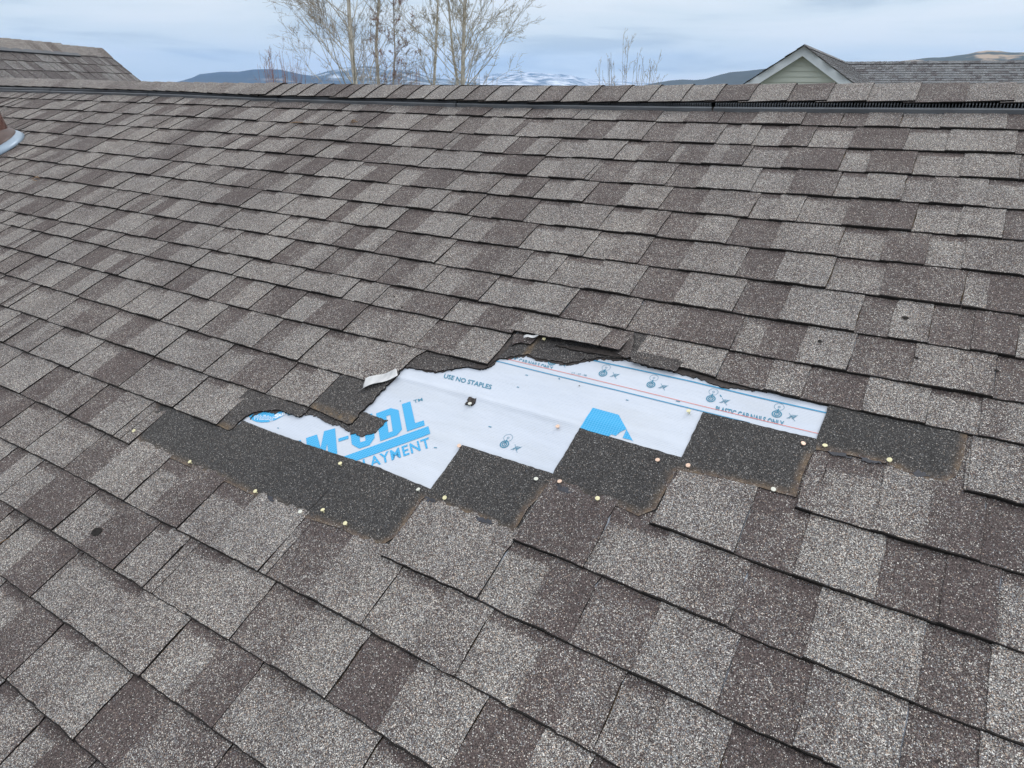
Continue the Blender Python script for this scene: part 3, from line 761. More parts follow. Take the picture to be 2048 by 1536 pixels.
bent("lifted_shingle", [(1034,606,.004),(1100,620,.004),(1170,634,.004),(1232,648,.004)], [(1011,657,.011),(1066,667,.020),(1130,678,.028),(1196,690,.030)], .82, "light grey shingle tab bent up along its lower edge")
bent("lifted_shingle", [(1230,648,.0035),(1276,654,.0035)], [(1195,690,.026),(1238,699,.027)], .16, "dark brown shingle tab bent up at the right end of the lifted row", nu=10)
# tar smear with a nail in it, on the underlayment
Z3n = [(250+0,450),(300,447),(350,462),(338,482),(330,490),(318,508),(310,520),(265,522),(235,510),(262,485)]
slab("tar_patch", [(880+x/4.7037, 700+y/4.7037) for x, y in Z3n], w=.0045, thick=.003, jag=.0018, grid=.004, mats=[M_TORN, M_EDGE], step=.004, wf=lambda u, v: RS.uniform(0, .003))
# bare round spot and small scars in the granules
for (x, y, r) in ((193, 1063, .0165), (1811, 636, .007), (1832, 716, .005), (804, 616, .004), (1640, 683, .005), (1993, 742, .005), (1158, 768, .0015), (789, 593, .003)):
    c = I(x, y, .012 if y > 780 else .010); w_ = .0118 if x < 1100 or y < 760 else .003
    if (x, y) == (1158, 768): w_ = .0045
    pts = [(c[0]+r*math.cos(a)*RS.uniform(.8, 1.15), c[1]+.75*r*math.sin(a)*RS.uniform(.75, 1.15)) for a in [i*2*math.pi/14 for i in range(14)]]
    spot = slab("bare_spot", None, uv=pts, w=w_, thick=.001, grid=0, mats=[M_EDGE, M_EDGE], step=.01, jag=.0004)
    spot.name = "bare_spot"

# nails
NAILS = [(379,923,'Y'),(510,982,'Y'),(600,1023,'G'),(645,1019,'Y'),(680,926,'Y'),(690,1046,'Y'),(836,978,'G'),(889,995,'Y'),(1072,957,'G'),(1119,962,'P'),(1195,996,'Y'),(1115,852,'P'),(1315,919,'P'),(1376,930,'P'),(1377,821,'Y'),(1547,978,'G'),(1607,886,'P'),(1650,890,'Y'),(1779,919,'Y'),(1088,677,'Y'),(918,891,'P'),(939.5,806.5,'G'),(267,861,'Y')]
MN = {'Y': M_NAILY, 'P': M_NAILP, 'G': M_NAILG}
for x, y, c in NAILS:
    on_ul = (x, y) in ((1115,852),(1377,821),(918,891),(939.5,806.5))
    h = .0095 if not on_ul else .0075
    if (x, y) == (1088, 677): h = .013
    raised = RS.choice([.0005, .001, .0035, .0045]) if not on_ul else .003
    u, v = I(x, y, h+raised); m = MB(); r = .0049; n = 18
    M_ = Matrix.Translation((u, v, h+raised)) @ Matrix.Rotation(RS.gauss(0, .12), 4, 'X') @ Matrix.Rotation(RS.gauss(0, .12), 4, 'Y')
    def rg(rr, z): return [m.vert(M_ @ Vector((rr*math.cos(2*math.pi*i/n), rr*math.sin(2*math.pi*i/n), z))) for i in range(n)]
    R_ = [rg(.0016, -.014), rg(.0016, -.0012), rg(r, -.0010), rg(r, -.0002), rg(r*.88, 0)]
    for a, b in zip(R_, R_[1:]):
        for i in range(n): m.face((a[i], a[(i+1) % n], b[(i+1) % n], b[i]))
    m.face(R_[-1])
    m.build("nail", MN[c], house, ROOF)

# ------------------------------------------------------------------ ridge vent sections and cap shingles
def Vb0(u): return V(0, u)
bounds = [UL_, -8.05, -6.85, -5.62, I(304,191)[0], I(562,203)[0], I(918,213)[0], I(1428,222)[0], .42, 1.62, UR_]
for a, b in zip(bounds, bounds[1:]):
    m = MB(); n = 40; a += .004; b -= .004
    prof = [(0, .003), (-.002, .006), (0, .019), (.002, .0205), (.010, .0200), (.011, .0165), (.012, .012)]
    rows = []
    tilt = RS.gauss(0, .0007)
    for i in range(n+1):
        u = a+(b-a)*i/n; vb = Vb0(u)
        rows.append([m.vert((u, vb+p[0], p[1]+tilt*math.sin(i*.4))) for p in prof])
    for i in range(n):
        for j in range(len(prof)-1): m.face((rows[i][j], rows[i+1][j], rows[i+1][j+1], rows[i][j+1]), 0)
    for q in (0, n): m.face(rows[q], 0)
    # grille floor, fins and back
    u = a
    fl = []
    for i in range(n+1):
        u = a+(b-a)*i/n; vb = Vb0(u); fl.append([m.vert((u, vb+.012, .012)), m.vert((u, vb+.075, .012)), m.vert((u, vb+.075, .030)), m.vert((u, Va(u)-.02, .030))])
    for i in range(n):
        for j in range(3): m.face((fl[i][j], fl[i+1][j], fl[i+1][j+1], fl[i][j+1]), 1)
    u = a+.004
    while u < b-.004:
        vb = Vb0(u); m.box((u, vb+.026, .0205), (.0014, .013, .0085), 0); u += .0092
    # fastening clips on the lower lip
    u = a+.09
    while u < b-.03:
        vb = Vb0(u); m.box((u, vb-.0022, .0045), (.013, .0016, .0022), 0); u += .205+RS.uniform(-.01, .01)
    m.build("ridge_vent", [M_VENT, M_VENTD], house, ROOF)
CAPB = [(0,171),(150,175),(300,180),(430,186),(512,190),(600,191),(700,195),(800,197),(918,200),(1024,202),(1200,203.5),(1428,203),(1653,202),(1830,202.5),(2048,203)]
CAPV = sorted(I(x, y, .036) for x, y in CAPB)
def Vc(u): return clampi(CAPV, u)
cx = [531,562,594,629,667,696,729,772,812,847,887,926,969,1014,1070,1120,1175,1236,1296,1361,1428,1496,1573,1653,1733,1831,1930,2028]
ct = dict(zip(cx, "LLLDDLLDLLLDLLDLDLLLDLDLLDLL"))   # tone of the cap to the right of each line
M_CAP = shingle_mat("cap granules")
us_ = [I(x, interp(CAPB, x), .036)[0] for x in cx]
caps = []
for i, u in enumerate(us_):
    nxt = us_[i+1] if i+1 < len(us_) else u+.14
    caps.append((u, nxt, ct[cx[i]], 1))
u = us_[-1]+.14
while u < UR_: caps.append((u, u+.143, RS.choice("LLD"), 1)); u += .143
u = us_[0]-.10
caps.append((u, us_[0], 'L', 0))
while u > UL_+.1: caps.append((u-.143, u, RS.choice("LLLM"), -1)); u -= .143
for a, b, tn, dr in caps:
    m = MB(); n = 6; rows = []
    t0 = min(.95, max(.03, (TONE[tn] if dr > 0 else TONE[tn]*.9) + RS.gauss(0, .06)))
    ext = .035
    A_, B_ = (a-ext, b) if dr > 0 else (a, b+ext)
    if dr == 0: A_, B_ = a-.03, b
    yo = RS.uniform(-.004, .004); sk = RS.uniform(-.006, .003)
    fac = [0, .03, .2, .5, .8]
    for i in range(n+1):
        t = i/n; u = A_+(B_-A_)*t
        h = .0065*t if dr > 0 else .0065*(1-t) if dr < 0 else .009
        vc = Vc(u)+yo+sk*(t if dr > 0 else 1-t); va = Va(u); col = []
        for f_ in fac: col.append((u, vc+(va-.03-vc)*f_, .0335+h + (.002*math.sin(math.pi*f_))))
        for q in range(6):
            a_ = q/5*2*TH; R0 = .055
            # smooth roll over the apex
            cy_, cz_ = va-.03, .0335+h-R0
            col.append((u, cy_+R0*math.sin(a_)+(.0), cz_+R0*math.cos(a_)))
        e = col[-1]
        for s_ in (.04, .08, .12): col.append((u, e[1]+s_*c2, e[2]-s_*s2))
        rows.append([m.vert(p, t0) for p in col])
    K = len(rows[0])
    for i in range(n):
        for j in range(K-1): m.face((rows[i][j], rows[i+1][j], rows[i+1][j+1], rows[i][j+1]), 0)
    un = [[m.vert((m.v[q][0], m.v[q][1]+.0006, m.v[q][2]-.0048)) for q in r[:6]] for r in rows]
    for i in range(n):
        for j in range(5): m.face((un[i][j], un[i][j+1], un[i+1][j+1], un[i+1][j]), 1)
    def sk_(seq, off):
        tp = [m.vert(m.v[q]) for q in seq]; lo = [m.vert((m.v[q][0]+off[0], m.v[q][1]+off[1], m.v[q][2]+off[2])) for q in seq]
        for i in range(len(seq)-1): m.face((tp[i], lo[i], lo[i+1], tp[i+1]), 1)
    sk_([r[0] for r in rows], (0, .001, -.0045))
    sk_(rows[-1], (0, -.0005, -.0050)); sk_(rows[0][::-1], (0, -.0005, -.0050))
    m.build("ridge_cap", [M_CAP, M_EDGE], house, ROOF, smooth=False)

# ------------------------------------------------------------------ vent pipe at the left edge (part of the house)
def lathe(m, prof, n, M_, mat=0):
    R_ = [[m.vert(M_ @ Vector((r*math.cos(2*math.pi*i/n), r*math.sin(2*math.pi*i/n), z))) for i in range(n)] for r, z in prof]
    for a, b in zip(R_, R_[1:]):
        for i in range(n): m.face((a[i], a[(i+1) % n], b[(i+1) % n], b[i]), mat)
    m.face(R_[-1], mat)
pc = I(-33, 298, .02)
base = ROOF @ Vector((pc[0], pc[1], 0))
MP = Matrix.Translation(base)
SLM = Matrix.Translation(base) @ Matrix.Rotation(TH, 4, 'X')
M_PIPE = plain("painted pipe", (.20, .11, .095), 0.14, 0.25, 6, metal=0.6, spec=0.8)
M_BOOT = plain("rubber boot", (.055, .030, .026), 0.45, 0.3, 20)
M_FLASH = plain("galvanised flashing", (.24, .31, .39), 0.4, 0.12, 10, metal=0.3)
m = MB(); lathe(m, [(.176, -.02), (.172, .03), (.160, .08), (.146, .14), (.128, .24), (.115, .36)], 40, MP); pipe = m.build("vent_pipe", M_PIPE, house, Matrix.Identity(4), smooth=True)
pipe['label'] = "shiny brown vent pipe cut off by the left edge of the photo"
m = MB(); lathe(m, [(.212, .040), (.210, .052), (.202, .060), (.192, .068), (.180, .085), (.170, .098)], 40, SLM); m.build("boot", M_BOOT, pipe, Matrix.Identity(4), smooth=True)
m = MB()
lathe(m, [(.250, .0085), (.252, .012), (.240, .030), (.222, .044), (.2, .046)], 48, SLM @ Matrix.Diagonal((1.0, .95, 1, 1))); m.build("flashing", M_FLASH, pipe, Matrix.Identity(4), smooth=True)

# ------------------------------------------------------------------ loose release film (top-level things)
M_FILM, nt, b = new_mat("release film"); b.inputs['Base Color'].default_value = (.6, .6, .6, 1); b.inputs['Roughness'].default_value = .25
nt.links.new(ramp(nt, noise(nt, mapped(nt, objco(nt), (60, 14, 1)), 1, 3), [(0.35, (.56, .57, .58)), (0.7, (.36, .37, .39))]), b.inputs['Base Color'])
def film(name, a, b_, wid, curl, label, h0=.014, tail=None):
    A = Vector((*I(a[0], a[1], h0), h0)); B = Vector((*I(b_[0], b_[1], h0), h0)); d = (B-A); n = Vector((-d.y, d.x, 0)).normalized()
    m = MB(); nu_, nv_ = 18, 8; R_ = []
    for i in range(nu_+1):
        t = i/nu_; row = []
        for j in range(nv_+1):
            s = j/nv_-.5
            ww = wid*(1-.10*t)
            if tail and t < .12: s = s*(.45+.55*t/.12) - .28*(1-t/.12)
            p = A+d*t + n*(ww*s) + Vector((0, 0, curl*(abs(s)*2)**2*.6 + .003*math.sin(t*7) + RS.gauss(0, .0002)))
            row.append(m.vert(p))
        R_.append(row)
    for i in range(nu_):
        for j in range(nv_): m.face((R_[i][j], R_[i+1][j], R_[i+1][j+1], R_[i][j+1]))
    if tail:
        q = Vector((*I(tail[0], tail[1], .010), .010)); m.face((R_[0][0], R_[0][2], m.vert(q)))
    o = m.build(name, M_FILM, None, ROOF, smooth=True)
    md = o.modifiers.new("thickness", 'SOLIDIFY'); md.thickness = .0004; md.offset = -1
    return tag(o, label, "plastic strip")
film("plastic_strip", (726,770), (795,747), .034, .007, "curled whitish translucent plastic strip stuck out over the left edge of the white underlayment", tail=(716, 783))
film("plastic_strip", (1047,675), (1077,671), .010, .003, "small white plastic scrap caught under the lifted shingle tab", h0=.018)
# plant debris lying on the slope
M_TWIG = plain("dry stalk", (.22, .14, .08), .8, .3, 60)
m = MB(); P0 = [Vector((*I(x, y, .014), .014+h)) for x, y, h in ((-6,1090,0),(8,1083,.003),(21,1078,.002))]
m.tube(P0, [.0012, .001, .0005], 5); tag(m.build("dry_stalk", M_TWIG, None, ROOF), "thin dry stalk lying on the shingles at the left edge", "debris")
m = MB()
for (x0, y0, x1, y1) in ((64,358,78,352),(66,360,74,362),(70,354,80,357)):
    m.tube([Vector((*I(x0, y0, .013), .013)), Vector((*I((x0+x1)/2, (y0+y1)/2, .016), .018)), Vector((*I(x1, y1, .013), .014))], [.002, .0025, .001], 5)
tag(m.build("dead_leaf", M_TWIG, None, ROOF), "curled dead leaf lodged on a course edge right of the vent pipe", "debris")
m = MB()
for (x0, y0, x1, y1) in ((702,243,712,240),(704,245,716,244),(580,246,606,245)):
    m.tube([Vector((*I(x0, y0, .013), .013)), Vector((*I((x0+x1)/2, (y0+y1)/2, .016), .019)), Vector((*I(x1, y1, .013), .014))], [.002, .003, .001], 5)
tag(m.build("dead_leaf", M_TWIG, None, ROOF), "brown leaf scraps on the second row below the ridge vent", "debris")

# ------------------------------------------------------------------ simple course field for other roofs
def course_field(name, O, R, Dn, length, drop, parent, exposure=.143, mats=None, cellw=(.12, .3), th=.007, light='LLDM', left_ext=0.0, nrm=None, tapered=None):
    """O ridge start, R along the ridge, Dn down the slope"""
    nrm = nrm or R.cross(Dn).normalized()
    if nrm.z < 0: nrm = -nrm
    m = MB(); k = 0
    while k*exposure < drop:
        s0 = k*exposure; s1 = s0+exposure*1.1; u = -left_ext - RS.uniform(0, .2)
        while u < length:
            w = RS.uniform(*cellw); u1 = min(length, u+w)
            if u1 <= u + .01: break
            r = (u1-u)*RS.uniform(.35, .55)
            for (a, b, hh, ra) in ((u, u+r, 0, True), (u+r, u1, .003, False)):
                t = TONE[RS.choice(light)]
                P = lambda q, s, h: O + R*q + Dn*s + nrm*(h)
                va = m.vert(P(a, s1, th+hh), t); vb = m.vert(P(b, s1, th+hh), t)
                v4 = m.vert(P(b, s0, .0+hh), t); v5 = m.vert(P(a, s0, .0+hh), t)
                m.face((va, vb, v4, v5), 0)
                c = m.vert(P(a, s1, -.001)); d = m.vert(P(b, s1, -.001)); e1 = m.vert(P(a, s1, th+hh)); e2 = m.vert(P(b, s1, th+hh))
                m.face((c, d, e2, e1), 1)
                for q in (a, b):
                    m.face((m.vert(P(q, s0, hh)), m.vert(P(q, s1, th+hh)), m.vert(P(q, s1, -.001)), m.vert(P(q, s0, -.003))), 1)
            u = u1
        k += 1
    return m.build(name, mats, parent, Matrix.Identity(4))
# upper wing rising behind the ridge on the left
E_ = at(205, 100, 9.0); dA = ray(0, 82); A__ = CAM + dA*((E_.z-CAM.z)/dA.z)
Dw = (E_-A__).normalized(); Nw = Vector((Dw.y, -Dw.x, 0)); PW = math.radians(41.4)
DnW = Nw*math.cos(PW) - Vector((0, 0, 1))*math.sin(PW)
wing = tag(empty("house_wing", (E_.x-2.5, E_.y+1.0, 0)), "higher shingled gable roof with its own vented ridge, behind the ridge at the far left", "house")
OW = E_ - Dw*7.0
M_SHW = shingle_mat("granules far", 420, .86, (.93, .97, 1.02))
rf = course_field("roof_slope", OW, Dw, DnW, 7.0, 5.2, wing, mats=[M_SHW, M_EDGE], light='LDDMLD')
DnW2 = -Nw*math.cos(PW) - Vector((0, 0, 1))*math.sin(PW)
course_field("roof_slope", OW, Dw, DnW2, 7.0, 5.2, wing, mats=[M_SHW, M_EDGE], light='LDM')
nW = Dw.cross(DnW).normalized(); nW = nW if nW.z > 0 else -nW
nW2 = Vector((-nW.x, -nW.y, nW.z))
q = 0.0; i = 0
while q < 6.8:
    m = MB(); t = TONE[RS.choice('LLLDM')]; L_ = .19
    end = 7.0-q
    hs = .018 if end < 6.25 else .006
    rows = []
    for (uu, hh) in ((end-L_, 0), (end, .006)):
        up = hs+hh
        prof = [OW+Dw*uu+DnW*.14+nW*up, OW+Dw*uu+DnW*.03+nW*(up+.008), OW+Dw*uu+Vector((0, 0, up+.014)), OW+Dw*uu+DnW2*.03+nW2*(up+.008), OW+Dw*uu+DnW2*.14+nW2*up]
        rows.append([m.vert(p, t) for p in prof])
    for j in range(4): m.face((rows[0][j], rows[1][j], rows[1][j+1], rows[0][j+1]), 0)
    for r_ in (rows[1], rows[0]):
        lo = [m.vert(Vector(m.v[x])-Vector((0, 0, .008))) for x in r_]
        for j in range(4): m.face((r_[j], r_[j+1], lo[j+1], lo[j]), 1)
    for jj in (0, 4):
        m.face((rows[0][jj], rows[1][jj], m.vert(Vector(m.v[rows[1][jj]])-nW*.008), m.vert(Vector(m.v[rows[0][jj]])-nW*.008)), 1)
    m.build("ridge_cap", [M_CAP, M_EDGE], wing, Matrix.Identity(4)); q += .175; i += 1
m = MB(); B0 = OW+DnW*.15
Mv = Matrix((( Dw.x, DnW.x, nW.x, B0.x), (Dw.y, DnW.y, nW.y, B0.y), (Dw.z, DnW.z, nW.z, B0.z), (0, 0, 0, 1)))
m.box((3.1, 0, .012), (3.15, .025, .011), 0, Mv); m.build("ridge_vent", plain("dark vent strip", (.045, .052, .064), .5, .3, 10), wing, Matrix.Identity(4))
m = MB(); G = E_ - Dw*.25 - Vector((0, 0, .12)); hw = 2.9
gp = [G, G+DnW*hw*1.2, G+DnW2*hw*1.2]
gl = [Vector((gp[2].x, gp[2].y, 0)), Vector((gp[1].x, gp[1].y, 0)), gp[1], gp[0], gp[2]]
for off in (0, -6.4):
    m.face([m.vert(p+Dw*off) for p in (gl if off == 0 else gl[::-1])])
for a, b in ((1, 2), (4, 0)): m.face([m.vert(gl[a]), m.vert(gl[a]-Dw*6.4), m.vert(gl[b]-Dw*6.4), m.vert(gl[b])])
m.build("wall", M_SIDING, wing, Matrix.Identity(4))

# ------------------------------------------------------------------ neighbour's house on the right
G1 = at(1608, 92, 16.0); d2 = ray(1690, 125.5); G2 = CAM + d2*((G1.z-CAM.z)/d2.z)
g = (G2-G1).normalized(); glen = (G2-G1).length; PN = math.radians(33.5)
Nl = Vector((-g.y, g.x, 0)); Nr = -Nl; ZZ = Vector((0, 0, 1))
neigh = tag(empty("neighbour_house", (G2.x+2, G2.y+3, 0)), "pale green sided house with white-trimmed gable and grey shingle roof, beyond the ridge", "house")
M_LAP, nt, b = new_mat("lap siding"); co = objco(nt); sx = nt.nodes.new("ShaderNodeSeparateXYZ"); nt.links.new(co, sx.inputs[0])
nt.links.new(ramp(nt, noise(nt, mapped(nt, co, (1, 1, 9)), 1.2, 4), [(0.3, (.43, .47, .42)), (0.7, (.48, .52, .465))]), b.inputs['Base Color']); b.inputs['Roughness'].default_value = .65
M_TRIM = plain("white trim", (.60, .66, .70), .5, .05, 6)
M_SHN = shingle_mat("neighbour granules", 240, 1.0, (.84, .96, 1.08))
DL = Nl*math.cos(PN)-ZZ*math.sin(PN); DR = Nr*math.cos(PN)-ZZ*math.sin(PN)
fo = .22  # gable overhang
wf0 = G1 + g*fo - ZZ*.06
# boards of lap siding, each tipped out at its foot
m = MB(); z = 0.0; e = .122; hw_max = 4.6
nb = 0
while z < hw_max*math.tan(PN):
    z1 = z+e
    a0, a1 = z/math.tan(PN), z1/math.tan(PN)
    o1 = -g*.022
    m.quad(wf0-ZZ*z1+Nl*a1+o1, wf0-ZZ*z1+Nr*a1+o1, wf0-ZZ*z+Nr*a0, wf0-ZZ*z+Nl*a0)
    m.quad(wf0-ZZ*z1+Nl*a1, wf0-ZZ*z1+Nr*a1, wf0-ZZ*z1+Nr*a1+o1, wf0-ZZ*z1+Nl*a1+o1)
    z = z1; nb += 1
zb = z
m.quad(wf0-ZZ*zb+Nl*hw_max, wf0-ZZ*zb+Nr*hw_max, Vector((*(wf0+Nr*hw_max).xy, 0)), Vector((*(wf0+Nl*hw_max).xy, 0)))
for s_ in (Nl, Nr):
    a = wf0+s_*hw_max; b_ = a+g*(glen+6); m.quad(Vector((a.x, a.y, 0)), Vector((b_.x, b_.y, 0)), b_-ZZ*zb, a-ZZ*zb)
# long main wall facing us
aw = G2 + Nr*4.4 - g*3.9; bw = aw + Nr*16; top = G2.z - 3.7*math.tan(PN)
m.quad(Vector((aw.x, aw.y, 0)), Vector((bw.x, bw.y, 0)), Vector((bw.x, bw.y, top)), Vector((aw.x, aw.y, top)))
m.build("lap_siding_wall", M_LAP, neigh, Matrix.Identity(4))
for s_, Ds in ((Nl, DL), (Nr, DR)):
    m = MB(); n_ = g.cross(Ds).normalized(); n_ = n_ if n_.z > 0 else -n_
    L_ = 5.6; O_ = G1 + g*.02
    c8 = [O_, O_+Ds*L_, O_+Ds*L_-ZZ*.215, O_-ZZ*.215]
    fr = [m.vert(p-g*.02) for p in c8]; bk = [m.vert(p+g*.02) for p in c8]
    m.face(fr); m.face(bk[::-1])
    for i in range(4): m.face((fr[i], fr[(i+1) % 4], bk[(i+1) % 4], bk[i]))
    # soffit behind the board
    m.quad(O_-ZZ*.20+g*.02, O_+Ds*L_-ZZ*.20+g*.02, O_+Ds*L_-ZZ*.20+g*fo, O_-ZZ*.20+g*fo)
    m.build("rake_board", M_TRIM, neigh, Matrix.Identity(4))
    # thin dark drip edge of shingles on top
    m = MB(); m.quad(O_-g*.035+n_*.004, O_+Ds*L_-g*.035+n_*.004, O_+Ds*L_-g*.035+n_*.022, O_-g*.035+n_*.022)
    m.quad(O_-g*.035+n_*.022, O_+Ds*L_-g*.035+n_*.022, O_+Ds*L_+g*.02+n_*.022, O_+g*.02+n_*.022); m.build("drip_edge", M_EDGE, neigh, Matrix.Identity(4))
    course_field("roof_slope", O_+n_*.012, g, Ds, glen+.1, 5.6, neigh, mats=[M_SHN, M_EDGE], cellw=(.2, .5), light='LMLD')
DF = -g*math.cos(PN)-ZZ*math.sin(PN); DB = g*math.cos(PN)-ZZ*math.sin(PN)
course_field("roof_slope", G2+Nl*.1, Nr, DF, 17, 4.5, neigh, mats=[M_SHN, M_EDGE], cellw=(.2, .45), light='LMLLDL', th=.012)
course_field("roof_slope", G2, Nr, DB, 17, 4.5, neigh, mats=[M_SHN, M_EDGE], cellw=(.3, .6), light='LML')
m = MB(); nF = Nr.cross(DF).normalized(); nF = nF if nF.z > 0 else -nF; nB = Nr.cross(DB).normalized(); nB = nB if nB.z > 0 else -nB
q = 0.0
while q < 16.8:
    t = TONE[RS.choice('LMLD')]; a = G2+Nr*q; b_ = G2+Nr*(q+.24)
    h0, h1 = .02, .032
    for Dd, nn in ((DF, nF), (DB, nB)):
        m.quad(a+Dd*.13+nn*h0, b_+Dd*.13+nn*h1, b_+ZZ*(h1+.01), a+ZZ*(h0+.01), 0, t)
        m.quad(a+Dd*.13+nn*(h0-.02), b_+Dd*.13+nn*(h0-.02), b_+Dd*.13+nn*h1, a+Dd*.13+nn*h0, 1)
    q += .2
m.build("ridge", [M_SHN, M_EDGE], neigh, Matrix.Identity(4))
m = MB(); q = 0.0; nL = g.cross(DL).normalized(); nL = nL if nL.z > 0 else -nL; nR = g.cross(DR).normalized(); nR = nR if nR.z > 0 else -nR
while q < glen:
    t = TONE[RS.choice('LMLD')]; a = G1+g*q; b_ = G1+g*(q+.24)
    for Dd, nn in ((DL, nL), (DR, nR)):
        m.quad(a+Dd*.13+nn*.028, b_+Dd*.13+nn*.038, b_+ZZ*.05, a+ZZ*.04, 0, t); m.quad(a+Dd*.13, b_+Dd*.13, b_+Dd*.13+nn*.038, a+Dd*.13+nn*.028, 1)
    q += .2
m.build("ridge", [M_SHN, M_EDGE], neigh, Matrix.Identity(4))
# ------------------------------------------------------------------ bare trees
M_BARK = plain("pale bark", (.40, .38, .33), .85, .35, 5, bump=.01)
M_BARK2 = plain("grey bark", (.23, .21, .18), .85, .35, 5, bump=.01)
M_TW = plain("twigs", (.31, .28, .24), .8, .3, 3)
M_TWR = plain("reddish twigs", (.28, .19, .165), .8, .3, 3)
M_TWY = plain("olive twigs", (.32, .29, .22), .8, .3, 3)
TR = random.Random(5)
def rv(s=1.0): return Vector((TR.gauss(0, s), TR.gauss(0, s), TR.gauss(0, s)))
def branch(mt, mt2, p, d, L, r, lvl, bias, maxl, dens=1.0, bud=0.0):
    n = 5 if lvl < 2 else 4
    pts = [p]; rad = [r]; cur = d.normalized(); stp = L/n
    for i in range(n):
        cur = (cur + rv(.12 if lvl < 2 else .20) + Vector((0, 0, .07)) + bias*.03).normalized()
        pts.append(pts[-1]+cur*stp); rad.append(max(.0042, r*(1-(i+1)/n*.78)))
    (mt if lvl < 1 else mt2).tube(pts, rad, 5 if lvl < 1 else 3, cap=False)
    if lvl >= maxl:
        return
    cnt = int(TR.uniform(4, 7)*dens) if lvl < maxl-1 else int(TR.uniform(3, 6)*dens)
    for i in range(cnt):
        t = TR.uniform(.2, .98); k = min(n-1, int(t*n)); q = pts[k].lerp(pts[k+1], t*n-k)
        ax = (pts[k+1]-pts[k]).normalized()
        o = ax.orthogonal().normalized(); o.rotate(Matrix.Rotation(TR.uniform(0, 6.28), 3, ax))
        nd = ax*TR.uniform(.7, 1.0) + o*TR.uniform(.4, .85) + Vector((0, 0, .10))
        branch(mt, mt2, q, nd, L*TR.uniform(.32, .55)*(1.1-t*.4), max(.0045, r*.45), lvl+1, bias, maxl, dens, bud)
    # spur buds and short side shoots
    if lvl >= 1:
        for i in range(int(3*dens)):
            t = TR.uniform(.2, 1); k = min(n-1, int(t*n)); q = pts[k].lerp(pts[k+1], t*n-k)
            e = q + (rv(.5)+Vector((0, 0, .5))).normalized()*TR.uniform(.03, .08); mt2.tube([q, e], [.004, .007], 3, cap=False)
def tree(name, label, px, D, trunkpx, r0, H, first, nb, blen, mats, spread=1.0, lean=None, maxl=3, dens=1.0, cat="tree", group="bare trees beyond the ridge"):
    """trunkpx: picture points the trunk passes through, bottom to top; the trunk goes on above the frame"""
    pts = []
    for x, y in trunkpx: pts.append(at(x, y, D))
    b0 = pts[0]; base_ = Vector((b0.x, b0.y, 0))
    path = [base_, base_.lerp(b0, .5)+rv(.03)] + pts
    d = (pts[-1]-pts[-2]).normalized(); z = pts[-1].z
    while z < H:
        d = (d+rv(.03)+Vector((0, 0, .15))).normalized(); path.append(path[-1]+d*.9); z = path[-1].z
    rad = [r0*(1-.85*min(1, p.z/H))**.8+.006 for p in path]
    root = tag(empty(name, base_), label, cat, group)
    mt = MB(); mt.tube(path, rad, 10); mb1, mb2 = MB(), MB()
    for i in range(nb):
        z = first + (H*.97-first)*(i+TR.random()*.8)/nb
        for k in range(len(path)-1):
            if path[k].z <= z <= path[k+1].z: break
        t = (z-path[k].z)/max(.01, path[k+1].z-path[k].z); p = path[k].lerp(path[k+1], t)
        a = TR.uniform(0, 6.283); h = Vector((math.cos(a), math.sin(a), 0))
        if lean: h = (h + lean*.8).normalized()
        L = blen*(1-.62*(z-first)/(H-first))*TR.uniform(.6, 1.15)
        up = TR.uniform(.75, 1.25)
        rr = max(.009, rad[k]*TR.uniform(.13, .30))
        branch(mb1, mb2, p, h*spread+Vector((0, 0, up)), L, rr, 0, h, maxl, dens)
    mt.build("trunk", mats[0], root, Matrix.Identity(4), smooth=True)
    mb1.build("branches", mats[0], root, Matrix.Identity(4), smooth=True)
    mb2.build("twigs", mats[1], root, Matrix.Identity(4))
    return root
XL = Vector((-RT.x, -RT.y, 0))
tree("aspen_tree", "tallest bare pale-barked tree, leftmost, its long limbs sweeping out to the left", 0, 26, [(711,168),(702,90),(697,0)], .12, 15, 4.5, 46, 5.4, (M_BARK, M_TW), .95, XL*.5, dens=1.15)
tree("aspen_tree", "slim bare tree just right of the tallest one, its trunk bending slightly", 0, 28, [(757,168),(752,90),(758,0)], .095, 14, 5.4, 20, 3.0, (M_BARK, M_TW), .7)
tree("aspen_tree", "small reddish-twigged bare tree between the two pairs of pale trunks", 0, 27, [(786,168),(790,110),(788,50)], .05, 10.0, 5.2, 16, 2.0, (M_BARK2, M_TWR), .8)
tree("aspen_tree", "thin upright bare tree left of the rightmost big one", 0, 30, [(868,168),(872,90),(876,0)], .085, 14, 5.4, 20, 2.7, (M_BARK, M_TWY), .65)
tree("aspen_tree", "rightmost tall bare tree with a dense fan of olive twigs and a double trunk", 0, 27, [(925,168),(927,90),(930,0)], .125, 13.5, 5.2, 42, 4.1, (M_BARK, M_TWY), .8)
tree("aspen_tree", "leaning second trunk close to the rightmost tall bare tree", 0, 27.4, [(915,168),(905,100),(898,20)], .075, 12, 5.6, 14, 2.4, (M_BARK, M_TWY), .7, XL*.3)
